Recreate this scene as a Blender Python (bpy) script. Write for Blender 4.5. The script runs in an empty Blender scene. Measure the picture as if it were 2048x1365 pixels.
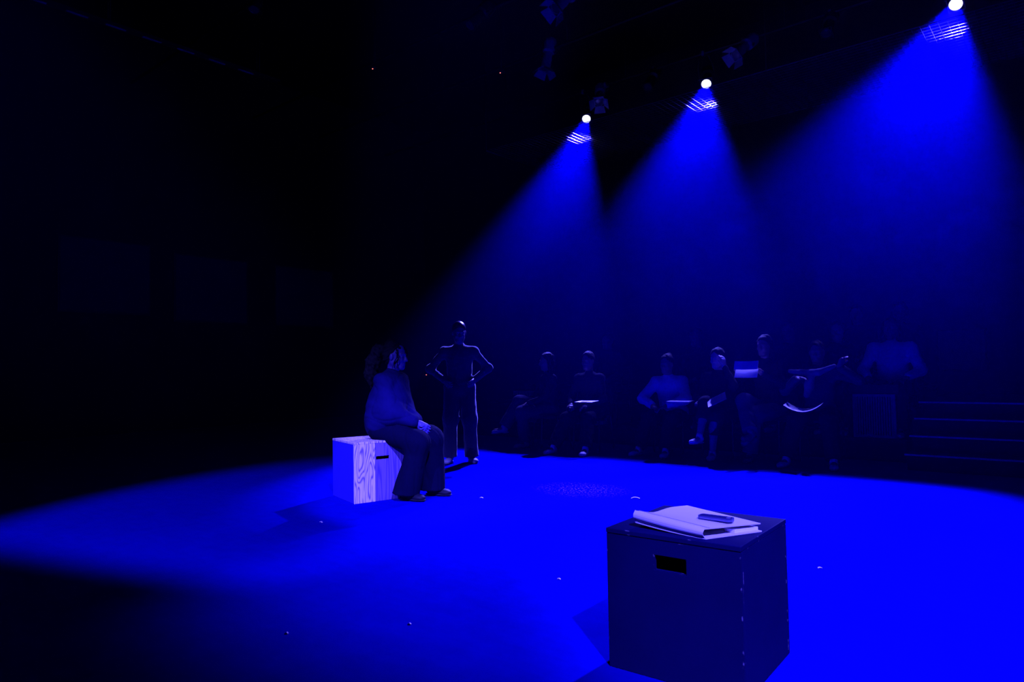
import bpy, bmesh, math, random
import numpy as np
from mathutils import Vector, Matrix

random.seed(7)
S = bpy.context.scene
COL = S.collection
PI = math.pi
# room frame: X runs along the seating bank, Y runs from the stage towards the bank, Z up, metres.
CA, SA = math.cos(math.radians(-39.6)), math.sin(math.radians(-39.6))
def cw(x, y):
    """survey coordinates (origin on the floor under the tripod, y straight ahead) to the room frame"""
    return (x * CA + y * SA, -x * SA + y * CA)
def cdir(x, y):
    a = cw(x, y); return math.atan2(a[1], a[0])

# ------------------------------------------------------------------ camera
f_px, cam_h, pitch, roll = 1383.35, 1.0909, 0.03893, -0.01796
Fv = Vector((0, math.cos(pitch), math.sin(pitch))); Rv = Vector((1, 0, 0)); Uv = Rv.cross(Fv)
c_, s_ = math.cos(roll), math.sin(roll)
R2, U2 = Rv * c_ + Uv * s_, -Rv * s_ + Uv * c_
def rot3(v):
    a = cw(v.x, v.y); return Vector((a[0], a[1], v.z))
Fv, R2, U2 = rot3(Fv), rot3(R2), rot3(U2)
cam = bpy.data.cameras.new('camera'); camo = bpy.data.objects.new('camera', cam); COL.objects.link(camo)
cam.sensor_width = 36; cam.sensor_fit = 'HORIZONTAL'; cam.lens = f_px / 2048 * 36
cam.clip_start = 0.05; cam.clip_end = 100
M = Matrix((R2, U2, -Fv)).transposed().to_4x4(); M.translation = Vector((0, 0, cam_h))
camo.matrix_world = M
S.camera = camo

# ------------------------------------------------------------------ world, exposure
w = bpy.data.worlds.new('world'); S.world = w; w.use_nodes = True
w.node_tree.nodes['Background'].inputs[0].default_value = (0, 0, 0, 1)
w.node_tree.nodes['Background'].inputs[1].default_value = 0
S.view_settings.view_transform = 'Standard'; S.view_settings.look = 'None'
S.view_settings.gamma = 1; S.view_settings.use_curve_mapping = False
S.view_settings.exposure = 0.0
S.cycles.volume_step_rate = 2.0; S.cycles.max_bounces = 6; S.cycles.diffuse_bounces = 3; S.cycles.glossy_bounces = 2

# lamp heads: name, lens position, aim point on the floor, half angle (deg), power, framing shutters (floor line through two points, softness)
BLUE = (0.10, 0.083, 1.0)
RIG_Z = 6.1
def cut(y): return (-9, y + .08, 1, y + .08, .026)
LAMPS = [
    ('a', (-7.58, 11.65, RIG_Z), (-5.15, 5.75, 0), 12.5, 28000, [cut(6.68)]),
    ('b', (-5.02, 11.64, RIG_Z), (-3.25, 5.75, 0), 13.5, 26000, [cut(6.86)]),
    ('c', (-1.21, 11.40, RIG_Z), (-1.75, 4.85, 0), 14.5, 33000, [cut(6.93), (*cw(-3.0, 4.35), *cw(-.30, 2.28), .026)]),
    # out of frame
    ('e', (-1.8, -4.1, RIG_Z), (-5.0, 2.7, 0), 12.0, 10500, [(*cw(-3.08, 4.36), *cw(-.9, 3.36), .022)]),
    ('f', (1.6, -0.4, RIG_Z), (-4.35, 3.85, 0.2), 5.5, 16500, []),
    ('g', (3.0, -1.4, RIG_Z), (-0.66, 3.22, 0.0), 11.0, 14000, []),  # added fill, brightens the black cube faces and the floor to its right
]
HAZE_DENSITY, HAZE_G = 0.0066, 0.55

def spot_light(name, loc, aim, half, power, shutter):
    L = bpy.data.lights.new(name, 'SPOT'); o = bpy.data.objects.new(name, L); COL.objects.link(o)
    L.energy = power; L.color = (1, 1, 1); L.spot_size = math.radians(2 * half); L.spot_blend = 0.55
    L.shadow_soft_size = 0.07
    d = (Vector(aim) - Vector(loc)).normalized()
    q = d.to_track_quat('-Z', 'Y'); o.rotation_mode = 'QUATERNION'; o.rotation_quaternion = q
    o.location = Vector(loc) + d * 0.04
    L.use_nodes = True; nt = L.node_tree; em = nt.nodes['Emission']
    em.inputs[0].default_value = (*BLUE, 1)
    prev = None
    for x1_, y1_, x2_, y2_, soft in shutter:       # framing shutters of the profile lantern: straight cuts in the projected pool
        p1 = Vector((x1_, y1_, 0)) - Vector(loc); p2 = Vector((x2_, y2_, 0)) - Vector(loc)
        m = p1.cross(p2).normalized()
        if m.dot(d) < 0: m = -m
        tc = nt.nodes.new('ShaderNodeTexCoord'); dt = nt.nodes.new('ShaderNodeVectorMath'); dt.operation = 'DOT_PRODUCT'
        dt.inputs[1].default_value = q.inverted() @ m
        nt.links.new(tc.outputs['Normal'], dt.inputs[0])
        mr = nt.nodes.new('ShaderNodeMapRange'); mr.interpolation_type = 'SMOOTHSTEP'
        mr.inputs['From Min'].default_value = -soft; mr.inputs['From Max'].default_value = soft
        nt.links.new(dt.outputs['Value'], mr.inputs[0]); cur = mr.outputs[0]
        if prev is not None:
            mu = nt.nodes.new('ShaderNodeMath'); mu.operation = 'MULTIPLY'; nt.links.new(prev, mu.inputs[0]); nt.links.new(cur, mu.inputs[1]); cur = mu.outputs[0]
        prev = cur
    if prev is not None: nt.links.new(prev, em.inputs[1])
    return o

# ------------------------------------------------------------------ materials
def mat(name, col, rough=0.6, metal=0.0, noise=0.0, nscale=20, bump=0.0, bscale=60, spec=0.5, emit=None, estr=0, sheen=0):
    m = bpy.data.materials.new(name); m.use_nodes = True; nt = m.node_tree; b = nt.nodes['Principled BSDF']
    b.inputs['Base Color'].default_value = (*col, 1); b.inputs['Roughness'].default_value = rough
    b.inputs['Metallic'].default_value = metal; b.inputs['Specular IOR Level'].default_value = spec
    if sheen: b.inputs['Sheen Weight'].default_value = sheen
    tc = nt.nodes.new('ShaderNodeTexCoord')
    if noise:
        n = nt.nodes.new('ShaderNodeTexNoise'); n.inputs['Scale'].default_value = nscale; n.inputs['Detail'].default_value = 5
        nt.links.new(tc.outputs['Object'], n.inputs['Vector'])
        mx = nt.nodes.new('ShaderNodeMix'); mx.data_type = 'RGBA'
        mx.inputs[6].default_value = (*[c * (1 - noise) for c in col], 1); mx.inputs[7].default_value = (*[min(1, c * (1 + noise)) for c in col], 1)
        nt.links.new(n.outputs['Fac'], mx.inputs[0]); nt.links.new(mx.outputs[2], b.inputs['Base Color'])
    if bump:
        n2 = nt.nodes.new('ShaderNodeTexNoise'); n2.inputs['Scale'].default_value = bscale; n2.inputs['Detail'].default_value = 4
        nt.links.new(tc.outputs['Object'], n2.inputs['Vector'])
        bp = nt.nodes.new('ShaderNodeBump'); bp.inputs['Strength'].default_value = bump; bp.inputs['Distance'].default_value = 0.01
        nt.links.new(n2.outputs['Fac'], bp.inputs['Height']); nt.links.new(bp.outputs[0], b.inputs['Normal'])
    if emit:
        b.inputs['Emission Color'].default_value = (*emit, 1); b.inputs['Emission Strength'].default_value = estr
    return m

def floor_material():
    m = bpy.data.materials.new('stage floor paint'); m.use_nodes = True; nt = m.node_tree; b = nt.nodes['Principled BSDF']
    tc = nt.nodes.new('ShaderNodeTexCoord')
    def noise(sc, det=4, vec=None, rough=0.55):
        n = nt.nodes.new('ShaderNodeTexNoise'); n.inputs['Scale'].default_value = sc; n.inputs['Detail'].default_value = det
        n.inputs['Roughness'].default_value = rough
        nt.links.new(vec or tc.outputs['Object'], n.inputs['Vector']); return n
    n1 = noise(0.7, 5); n2 = noise(9, 6)
    mp = nt.nodes.new('ShaderNodeMapping'); mp.inputs['Scale'].default_value = (1, 7, 1); mp.inputs['Rotation'].default_value = (0, 0, 0.7)
    nt.links.new(tc.outputs['Object'], mp.inputs[0]); n3 = noise(2.5, 7, mp.outputs[0], 0.7)
    a = nt.nodes.new('ShaderNodeMath'); a.operation = 'ADD'; nt.links.new(n1.outputs[0], a.inputs[0]); nt.links.new(n2.outputs[0], a.inputs[1])
    a2 = nt.nodes.new('ShaderNodeMath'); a2.operation = 'ADD'; nt.links.new(a.outputs[0], a2.inputs[0]); nt.links.new(n3.outputs[0], a2.inputs[1])
    cr = nt.nodes.new('ShaderNodeMapRange'); cr.inputs[1].default_value = 1.1; cr.inputs[2].default_value = 1.9
    nt.links.new(a2.outputs[0], cr.inputs[0])
    mx = nt.nodes.new('ShaderNodeMix'); mx.data_type = 'RGBA'
    mx.inputs[6].default_value = (0.001, 0.001, 0.175, 1); mx.inputs[7].default_value = (0.0012, 0.0012, 0.225, 1)
    nt.links.new(cr.outputs[0], mx.inputs[0])
    # a scuffed patch of pale grit near the seated rows
    vm = nt.nodes.new('ShaderNodeVectorMath'); vm.operation = 'SUBTRACT'; c = cw(0.58, 6.2); vm.inputs[1].default_value = (c[0], c[1], 0)
    nt.links.new(tc.outputs['Object'], vm.inputs[0])
    vs = nt.nodes.new('ShaderNodeMapping'); vs.inputs['Rotation'].default_value = (0, 0, 0.0); vs.inputs['Scale'].default_value = (2.0, 2.6, 1)
    nt.links.new(vm.outputs[0], vs.inputs[0])
    ln = nt.nodes.new('ShaderNodeVectorMath'); ln.operation = 'LENGTH'; nt.links.new(vs.outputs[0], ln.inputs[0])
    m1 = nt.nodes.new('ShaderNodeMapRange'); m1.inputs[1].default_value = 1.0; m1.inputs[2].default_value = 0.2; nt.links.new(ln.outputs['Value'], m1.inputs[0])
    n4 = noise(55, 3); m2 = nt.nodes.new('ShaderNodeMapRange'); m2.inputs[1].default_value = 0.58; m2.inputs[2].default_value = 0.66; nt.links.new(n4.outputs[0], m2.inputs[0])
    mm = nt.nodes.new('ShaderNodeMath'); mm.operation = 'MULTIPLY'; nt.links.new(m1.outputs[0], mm.inputs[0]); nt.links.new(m2.outputs[0], mm.inputs[1])
    mx2 = nt.nodes.new('ShaderNodeMix'); mx2.data_type = 'RGBA'; mx2.inputs[7].default_value = (0.16, 0.05, 0.22, 1)
    nt.links.new(mm.outputs[0], mx2.inputs[0]); nt.links.new(mx.outputs[2], mx2.inputs[6]); nt.links.new(mx2.outputs[2], b.inputs['Base Color'])
    b.inputs['Roughness'].default_value = 0.75; b.inputs['Specular IOR Level'].default_value = 0.0
    bp = nt.nodes.new('ShaderNodeBump'); bp.inputs['Strength'].default_value = 0.15; bp.inputs['Distance'].default_value = 0.004
    nt.links.new(n2.outputs[0], bp.inputs['Height']); nt.links.new(bp.outputs[0], b.inputs['Normal'])
    return m

def wood_material(name, light, dark, seed, cathedral=True):
    m = bpy.data.materials.new(name); m.use_nodes = True; nt = m.node_tree; b = nt.nodes['Principled BSDF']
    tc = nt.nodes.new('ShaderNodeTexCoord'); mp = nt.nodes.new('ShaderNodeMapping')
    mp.inputs['Location'].default_value = (0.02 + seed, 0, 0.1); mp.inputs['Scale'].default_value = (1, 1, 0.16 if cathedral else 0.05)
    nt.links.new(tc.outputs['Object'], mp.inputs[0])
    n = nt.nodes.new('ShaderNodeTexNoise'); n.inputs['Scale'].default_value = 9 if cathedral else 6; n.inputs['Detail'].default_value = 2.0
    nt.links.new(mp.outputs[0], n.inputs['Vector'])
    mu = nt.nodes.new('ShaderNodeMath'); mu.operation = 'MULTIPLY'; mu.inputs[1].default_value = 19 if cathedral else 18; nt.links.new(n.outputs[0], mu.inputs[0])
    fr = nt.nodes.new('ShaderNodeMath'); fr.operation = 'PINGPONG'; fr.inputs[1].default_value = 0.5; nt.links.new(mu.outputs[0], fr.inputs[0])
    cr = nt.nodes.new('ShaderNodeMapRange'); cr.inputs[1].default_value = 0.05; cr.inputs[2].default_value = 0.3; nt.links.new(fr.outputs[0], cr.inputs[0])
    mx = nt.nodes.new('ShaderNodeMix'); mx.data_type = 'RGBA'; mx.inputs[6].default_value = (*dark, 1); mx.inputs[7].default_value = (*light, 1)
    nt.links.new(cr.outputs[0], mx.inputs[0])
    fn = nt.nodes.new('ShaderNodeTexNoise'); fn.inputs['Scale'].default_value = 120; mp2 = nt.nodes.new('ShaderNodeMapping'); mp2.inputs['Scale'].default_value = (1, 1, 0.05)
    nt.links.new(tc.outputs['Object'], mp2.inputs[0]); nt.links.new(mp2.outputs[0], fn.inputs['Vector'])
    mm = nt.nodes.new('ShaderNodeMix'); mm.data_type = 'RGBA'; mm.blend_type = 'MULTIPLY'; mm.inputs[0].default_value = 0.5
    nt.links.new(mx.outputs[2], mm.inputs[6]); nt.links.new(fn.outputs[0], mm.inputs[7]); nt.links.new(mm.outputs[2], b.inputs['Base Color'])
    b.inputs['Roughness'].default_value = 0.55; b.inputs['Specular IOR Level'].default_value = 0.2
    return m

def worn_paint_material():
    """black scenic paint, rubbed through in small spots along the edges of the cube"""
    m = bpy.data.materials.new('worn black scenic paint'); m.use_nodes = True; nt = m.node_tree; b = nt.nodes['Principled BSDF']
    g = nt.nodes.new('ShaderNodeNewGeometry'); tc = nt.nodes.new('ShaderNodeTexCoord')
    n = nt.nodes.new('ShaderNodeTexNoise'); n.inputs['Scale'].default_value = 34; n.inputs['Detail'].default_value = 3; nt.links.new(tc.outputs['Object'], n.inputs['Vector'])
    bv = nt.nodes.new('ShaderNodeBevel'); bv.samples = 4; bv.inputs[0].default_value = 0.006
    dt = nt.nodes.new('ShaderNodeVectorMath'); dt.operation = 'DOT_PRODUCT'; nt.links.new(bv.outputs[0], dt.inputs[0]); nt.links.new(g.outputs['Normal'], dt.inputs[1])
    e = nt.nodes.new('ShaderNodeMapRange'); e.inputs[1].default_value = 0.995; e.inputs[2].default_value = 0.9; nt.links.new(dt.outputs['Value'], e.inputs[0])
    r = nt.nodes.new('ShaderNodeMapRange'); r.inputs[1].default_value = 0.64; r.inputs[2].default_value = 0.71; nt.links.new(n.outputs[0], r.inputs[0])
    mu = nt.nodes.new('ShaderNodeMath'); mu.operation = 'MULTIPLY'; nt.links.new(e.outputs[0], mu.inputs[0]); nt.links.new(r.outputs[0], mu.inputs[1])
    n2 = nt.nodes.new('ShaderNodeTexNoise'); n2.inputs['Scale'].default_value = 5; n2.inputs['Detail'].default_value = 6; nt.links.new(tc.outputs['Object'], n2.inputs['Vector'])
    mx0 = nt.nodes.new('ShaderNodeMix'); mx0.data_type = 'RGBA'; mx0.inputs[6].default_value = (0.002, 0.002, 0.034, 1); mx0.inputs[7].default_value = (0.003, 0.003, 0.054, 1)
    nt.links.new(n2.outputs[0], mx0.inputs[0])
    mx = nt.nodes.new('ShaderNodeMix'); mx.data_type = 'RGBA'; mx.inputs[7].default_value = (0.16, 0.13, 0.24, 1)
    nt.links.new(mu.outputs[0], mx.inputs[0]); nt.links.new(mx0.outputs[2], mx.inputs[6]); nt.links.new(mx.outputs[2], b.inputs['Base Color'])
    b.inputs['Roughness'].default_value = 0.6; b.inputs['Specular IOR Level'].default_value = 0.02
    bp = nt.nodes.new('ShaderNodeBump'); bp.inputs['Strength'].default_value = 0.2; bp.inputs['Distance'].default_value = 0.002
    nt.links.new(n.outputs[0], bp.inputs['Height']); nt.links.new(bp.outputs[0], b.inputs['Normal'])
    return m

MT = dict(
    floor=floor_material(),
    wall=mat('black wall paint', (0.012, 0.012, 0.016), 0.8, noise=0.3, nscale=3, bump=0.2, bscale=40, spec=0.2),
    drape=mat('black wool serge', (0.010, 0.010, 0.014), 0.95, noise=0.2, spec=0.1),
    ceil=mat('black ceiling paint', (0.006, 0.006, 0.008), 0.9, noise=0.3, nscale=2, spec=0.1),
    pipe=mat('black painted steel tube', (0.03, 0.03, 0.035), 0.5, 0.3, noise=0.2),
    galv=mat('galvanised tray metal', (0.55, 0.55, 0.6), 0.6, 0.0, noise=0.15, nscale=12),
    housing=mat('black lantern housing', (0.02, 0.02, 0.025), 0.45, 0.2, noise=0.2, bump=0.05),
    housing_grey=mat('worn grey lantern metal', (0.35, 0.35, 0.42), 0.6, 0.1, noise=0.3),
    wire=mat('steel wire of the mesh', (0.55, 0.52, 0.60), 0.28, 0.8, noise=0.05),
    riser=mat('black seating deck', (0.03, 0.03, 0.045), 0.7, noise=0.3, nscale=4, spec=0.2),
    nosing=mat('pale step nosing strip', (0.7, 0.7, 0.75), 0.45, noise=0.3, nscale=8),
    chairm=mat('black chair plastic', (0.02, 0.02, 0.028), 0.5, noise=0.2),
    steel=mat('dark chair tube', (0.06, 0.06, 0.07), 0.35, 0.8, noise=0.1),
    grille=mat('grey ribbed panel', (0.16, 0.16, 0.34), 0.6, noise=0.3, nscale=25),
    black=mat('black cabinet laminate', (0.015, 0.015, 0.02), 0.5, noise=0.2),
    inner=mat('unlit box interior', (0.01, 0.01, 0.012), 0.9, noise=0.2),
    paint=worn_paint_material(),
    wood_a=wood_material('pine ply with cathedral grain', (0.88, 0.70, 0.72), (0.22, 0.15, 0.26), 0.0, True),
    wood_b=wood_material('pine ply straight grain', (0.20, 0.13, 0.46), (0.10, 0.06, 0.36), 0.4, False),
    wood_c=wood_material('ply side in painted blue light', (0.03, 0.02, 0.55), (0.025, 0.02, 0.5), 0.8, False),  # same ply; dim blue light on the side faces is put into the colour
    edge=mat('raw ply edge', (0.6, 0.48, 0.42), 0.6, noise=0.2, nscale=60),
    white=mat('white binder vinyl', (0.62, 0.56, 0.86), 0.5, noise=0.03, nscale=6, spec=0.3),
    paper=mat('white script paper', (0.78, 0.76, 0.78), 0.8, noise=0.03, spec=0.1),
    ring=mat('dark ring mechanism', (0.02, 0.02, 0.03), 0.4, 0.6, noise=0.1),
    phone=mat('dark blue phone shell', (0.03, 0.03, 0.14), 0.35, noise=0.1),
    phone_edge=mat('pale phone rim', (0.22, 0.20, 0.30), 0.3, 0.3, noise=0.05),
    lens=mat('lit lens', (0.8, 0.8, 0.9), 0.1, emit=(0.95, 0.97, 1.0), estr=1.25, noise=0.01),
    deadlens=mat('unlit lens glass', (0.05, 0.05, 0.08), 0.08, noise=0.05),
    led=mat('red indicator', (0.5, 0.05, 0.05), 0.4, emit=(1.0, 0.16, 0.16), estr=2.2, noise=0.01),
    panel=mat('grey felt panel', (0.07, 0.07, 0.10), 0.9, noise=0.2, nscale=30, spec=0.1),
    scrap_w=mat('pale scrap', (0.7, 0.55, 0.55), 0.7, noise=0.1),
    eye=mat('eye white', (0.5, 0.5, 0.55), 0.15, noise=0.02), iris=mat('dark iris', (0.02, 0.015, 0.01), 0.1, noise=0.02),
)
FAB = {}
def fabric(c, name=None, bump=0.12, sheen=0):
    k = (tuple(round(x, 3) for x in c), bump, sheen)
    if k not in FAB: FAB[k] = mat(name or 'cloth', c, 0.9, noise=0.18, nscale=40, bump=bump, bscale=140, spec=0.03, sheen=sheen)
    return FAB[k]

# ------------------------------------------------------------------ object helpers
def tag(o, label=None, cat=None, group=None, kind=None):
    if label: o['label'] = label
    if cat: o['category'] = cat
    if group: o['group'] = group
    if kind: o['kind'] = kind
    return o
def empty(name, loc, rz=0, label=None, cat=None, group=None):
    o = bpy.data.objects.new(name, None); COL.objects.link(o); o.location = loc; o.rotation_euler = (0, 0, rz)
    o.empty_display_size = 0.1
    return tag(o, label, cat, group)
def link(name, me, m, parent=None, loc=None, rot=None, smooth=False):
    if m is not None and not me.materials: me.materials.append(m)
    if smooth: me.polygons.foreach_set('use_smooth', [True] * len(me.polygons))
    o = bpy.data.objects.new(name, me); COL.objects.link(o)
    if parent: o.parent = parent
    if loc is not None: o.location = loc
    if rot is not None: o.rotation_euler = rot
    return o
def bm_obj(name, bm, m, parent=None, loc=None, rot=None, smooth=False, bevel=0, mats=None):
    if bevel: bmesh.ops.bevel(bm, geom=list(bm.edges), offset=bevel, segments=2, affect='EDGES', profile=0.6)
    bmesh.ops.recalc_face_normals(bm, faces=bm.faces)
    me = bpy.data.meshes.new(name); bm.to_mesh(me); bm.free()
    return link(name, me, m, parent, loc, rot, smooth)
def add_box(bm, c, s, rz=0, R=None):
    mtx = Matrix.Translation(c) @ (R.to_4x4() if R else Matrix.Rotation(rz, 4, 'Z')) @ Matrix.Diagonal((s[0], s[1], s[2], 1))
    return bmesh.ops.create_cube(bm, size=1, matrix=mtx)['verts']
def box(name, c, s, m, parent=None, rz=0, bevel=0, loc=None):
    bm = bmesh.new(); add_box(bm, c, s, rz); return bm_obj(name, bm, m, parent, bevel=bevel, loc=loc)
def add_tube(bm, pts, r, seg=8, cap=True):
    pts = [Vector(p) for p in pts]; rings = []
    for i, p in enumerate(pts):
        d = (pts[min(i + 1, len(pts) - 1)] - pts[max(i - 1, 0)]).normalized()
        up = Vector((0, 0, 1)) if abs(d.z) < .95 else Vector((1, 0, 0))
        a = d.cross(up).normalized(); b = d.cross(a)
        rr = r[i] if isinstance(r, (list, tuple)) else r
        rings.append([bm.verts.new(p + (a * math.cos(k * 2 * PI / seg) + b * math.sin(k * 2 * PI / seg)) * rr) for k in range(seg)])
    for x, y in zip(rings[:-1], rings[1:]):
        for k in range(seg): bm.faces.new((x[k], x[(k + 1) % seg], y[(k + 1) % seg], y[k]))
    if cap: bm.faces.new(rings[0][::-1]); bm.faces.new(rings[-1])
def tube(name, pts, r, m, parent=None, seg=8, smooth=True):
    bm = bmesh.new(); add_tube(bm, pts, r, seg); return bm_obj(name, bm, m, parent, smooth=smooth)
def add_lathe(bm, prof, seg=28):
    """profile of (r, z) about local Z"""
    rings = [[bm.verts.new((r * math.cos(k * 2 * PI / seg), r * math.sin(k * 2 * PI / seg), z)) for k in range(seg)] for r, z in prof]
    for x, y in zip(rings[:-1], rings[1:]):
        for k in range(seg): bm.faces.new((x[k], x[(k + 1) % seg], y[(k + 1) % seg], y[k]))
    return rings

# ------------------------------------------------------------------ signed-distance bodies (one continuous surface each)
def rotm(*vecs):   # rows = local axes in world
    return np.array([list(v) for v in vecs], np.float32)
class Sdf:
    def __init__(s, k=0.03): s.P = []; s.k = k; s.disp = None
    def cone(s, a, b, ra, rb=None, op='u', k=None, flat=None):
        s.P.append(('c', np.array(a, np.float32), np.array(b, np.float32), ra, ra if rb is None else rb, op, k, flat)); return s
    def ell(s, c, r, R=None, op='u', k=None):
        s.P.append(('e', np.array(c, np.float32), np.array(r, np.float32), R, None, op, k, None)); return s
    def chain(s, pts, rs, **kw):
        for i in range(len(pts) - 1): s.cone(pts[i], pts[i + 1], rs[i], rs[i + 1], **kw)
        return s
    def cut(s, p, n, r): s.P.append(('p', np.array(p, np.float32), np.array(n, np.float32), r, None, 'x', None, None)); return s
    def mesh(s, name, h):
        lo = np.full(3, 1e9); hi = -lo
        for p in s.P:
            if p[5] != 'u': continue
            if p[0] == 'c':
                r = max(p[3], p[4]); lo = np.minimum(lo, np.minimum(p[1], p[2]) - r); hi = np.maximum(hi, np.maximum(p[1], p[2]) + r)
            else:
                r = p[2].max(); lo = np.minimum(lo, p[1] - r); hi = np.maximum(hi, p[1] + r)
        lo -= 3 * h + .015; hi += 3 * h + .015
        n = np.ceil((hi - lo) / h).astype(int) + 1
        G = np.full(n, 1.0, np.float32)
        ax = [lo[i] + h * np.arange(n[i], dtype=np.float32) for i in range(3)]
        for p in s.P:
            if p[0] == 'p': continue
            k = p[6] if p[6] is not None else s.k
            if p[0] == 'c':
                r = max(p[3], p[4]); a = np.minimum(p[1], p[2]) - r - k - 2 * h - .02; b = np.maximum(p[1], p[2]) + r + k + 2 * h + .02
            else:
                r = p[2].max(); a = p[1] - r - k - 2 * h - .02; b = p[1] + r + k + 2 * h + .02
            i0 = np.clip(np.floor((a - lo) / h).astype(int), 0, n - 1); i1 = np.clip(np.ceil((b - lo) / h).astype(int) + 1, 1, n)
            X = ax[0][i0[0]:i1[0], None, None]; Y = ax[1][None, i0[1]:i1[1], None]; Z = ax[2][None, None, i0[2]:i1[2]]
            if p[0] == 'c':
                d = p[2] - p[1]; L2 = float(d @ d) + 1e-12
                x, y, z = X - p[1][0], Y - p[1][1], Z - p[1][2]
                t = np.clip((x * d[0] + y * d[1] + z * d[2]) / L2, 0, 1)
                D = np.sqrt((x - t * d[0]) ** 2 + (y - t * d[1]) ** 2 + (z - t * d[2]) ** 2) - (p[3] + (p[4] - p[3]) * t)
            else:
                x, y, z = X - p[1][0], Y - p[1][1], Z - p[1][2]
                if p[3] is not None:
                    R = p[3]; x, y, z = (R[0][0] * x + R[0][1] * y + R[0][2] * z, R[1][0] * x + R[1][1] * y + R[1][2] * z, R[2][0] * x + R[2][1] * y + R[2][2] * z)
                q = p[2]
                k0 = np.sqrt((x / q[0]) ** 2 + (y / q[1]) ** 2 + (z / q[2]) ** 2)
                k1 = np.sqrt((x / q[0] ** 2) ** 2 + (y / q[1] ** 2) ** 2 + (z / q[2] ** 2) ** 2) + 1e-9
                D = k0 * (k0 - 1) / k1
            sl = (slice(i0[0], i1[0]), slice(i0[1], i1[1]), slice(i0[2], i1[2])); A = G[sl]
            if p[5] == 'u':
                hh = np.maximum(k - np.abs(A - D), 0) / k; G[sl] = np.minimum(A, D) - hh * hh * k * .25
            else:
                D = -D; hh = np.maximum(k - np.abs(A - D), 0) / k; G[sl] = np.maximum(A, D) + hh * hh * k * .25
        if s.disp:
            idx = np.argwhere(np.abs(G) < .04)
            P = lo + idx * h
            G[idx[:, 0], idx[:, 1], idx[:, 2]] += s.disp(P).astype(np.float32)
        for p in s.P:
            if p[0] != 'p': continue
            i0 = np.clip(np.floor((p[1] - p[3] - lo) / h).astype(int), 0, n - 1); i1 = np.clip(np.ceil((p[1] + p[3] - lo) / h).astype(int) + 1, 1, n)
            X = ax[0][i0[0]:i1[0], None, None] - p[1][0]; Y = ax[1][None, i0[1]:i1[1], None] - p[1][1]; Z = ax[2][None, None, i0[2]:i1[2]] - p[1][2]
            D = X * p[2][0] + Y * p[2][1] + Z * p[2][2]; inside = (X * X + Y * Y + Z * Z) < p[3] ** 2
            sl = (slice(i0[0], i1[0]), slice(i0[1], i1[1]), slice(i0[2], i1[2])); A = G[sl]
            G[sl] = np.where(inside, np.maximum(A, D), A)
        return nets(name, G, lo, h)

def nets(name, G, lo, h):
    I = G < 0
    n = np.array(G.shape)
    acc = None
    c = [I[i:n[0] - 1 + i, j:n[1] - 1 + j, k:n[2] - 1 + k] for i in (0, 1) for j in (0, 1) for k in (0, 1)]
    sm = sum(x.astype(np.int8) for x in c); act = (sm > 0) & (sm < 8)
    cells = np.argwhere(act); vid = np.full(act.shape, -1, np.int64); vid[act] = np.arange(len(cells))
    off = [(i, j, k) for i in (0, 1) for j in (0, 1) for k in (0, 1)]
    val = np.stack([G[cells[:, 0] + o[0], cells[:, 1] + o[1], cells[:, 2] + o[2]] for o in off], 1)
    pos = np.zeros((len(cells), 3)); cnt = np.zeros(len(cells))
    for a in range(8):
        for b in range(a + 1, 8):
            if sum(abs(off[a][q] - off[b][q]) for q in range(3)) != 1: continue
            va, vb = val[:, a], val[:, b]; m = (va < 0) != (vb < 0)
            t = np.where(m, va / np.where(m, va - vb, 1), 0)
            pa, pb = np.array(off[a]), np.array(off[b])
            pos += np.where(m[:, None], pa + (pb - pa) * t[:, None], 0); cnt += m
    V = lo + (cells + pos / cnt[:, None]) * h
    F = []
    for axis in range(3):
        a1, a2 = (axis + 1) % 3, (axis + 2) % 3
        s0 = [slice(None)] * 3; s1 = [slice(None)] * 3; s0[axis] = slice(0, -1); s1[axis] = slice(1, None)
        x = I[tuple(s0)] != I[tuple(s1)]
        e = np.argwhere(x)
        e = e[(e[:, a1] > 0) & (e[:, a2] > 0) & (e[:, a1] < n[a1] - 1) & (e[:, a2] < n[a2] - 1)]
        o1 = np.zeros(3, int); o1[a1] = 1; o2 = np.zeros(3, int); o2[a2] = 1
        q = np.stack([vid[tuple((e - d).T)] for d in (0 * o1, o1, o1 + o2, o2)], 1)
        flip = ~I[tuple(e.T)]
        q[flip] = q[flip][:, ::-1]
        F.append(q[(q >= 0).all(1)])
    F = np.concatenate(F)
    me = bpy.data.meshes.new(name)
    me.vertices.add(len(V)); me.vertices.foreach_set('co', V.astype(np.float32).ravel())
    me.loops.add(F.size); me.loops.foreach_set('vertex_index', F.ravel().astype(np.int32))
    me.polygons.add(len(F)); me.polygons.foreach_set('loop_start', np.arange(0, F.size, 4, dtype=np.int32))
    me.polygons.foreach_set('loop_total', np.full(len(F), 4, np.int32))
    me.update(calc_edges=True); me.validate()
    me.polygons.foreach_set('use_smooth', np.ones(len(F), bool))
    return me

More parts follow.
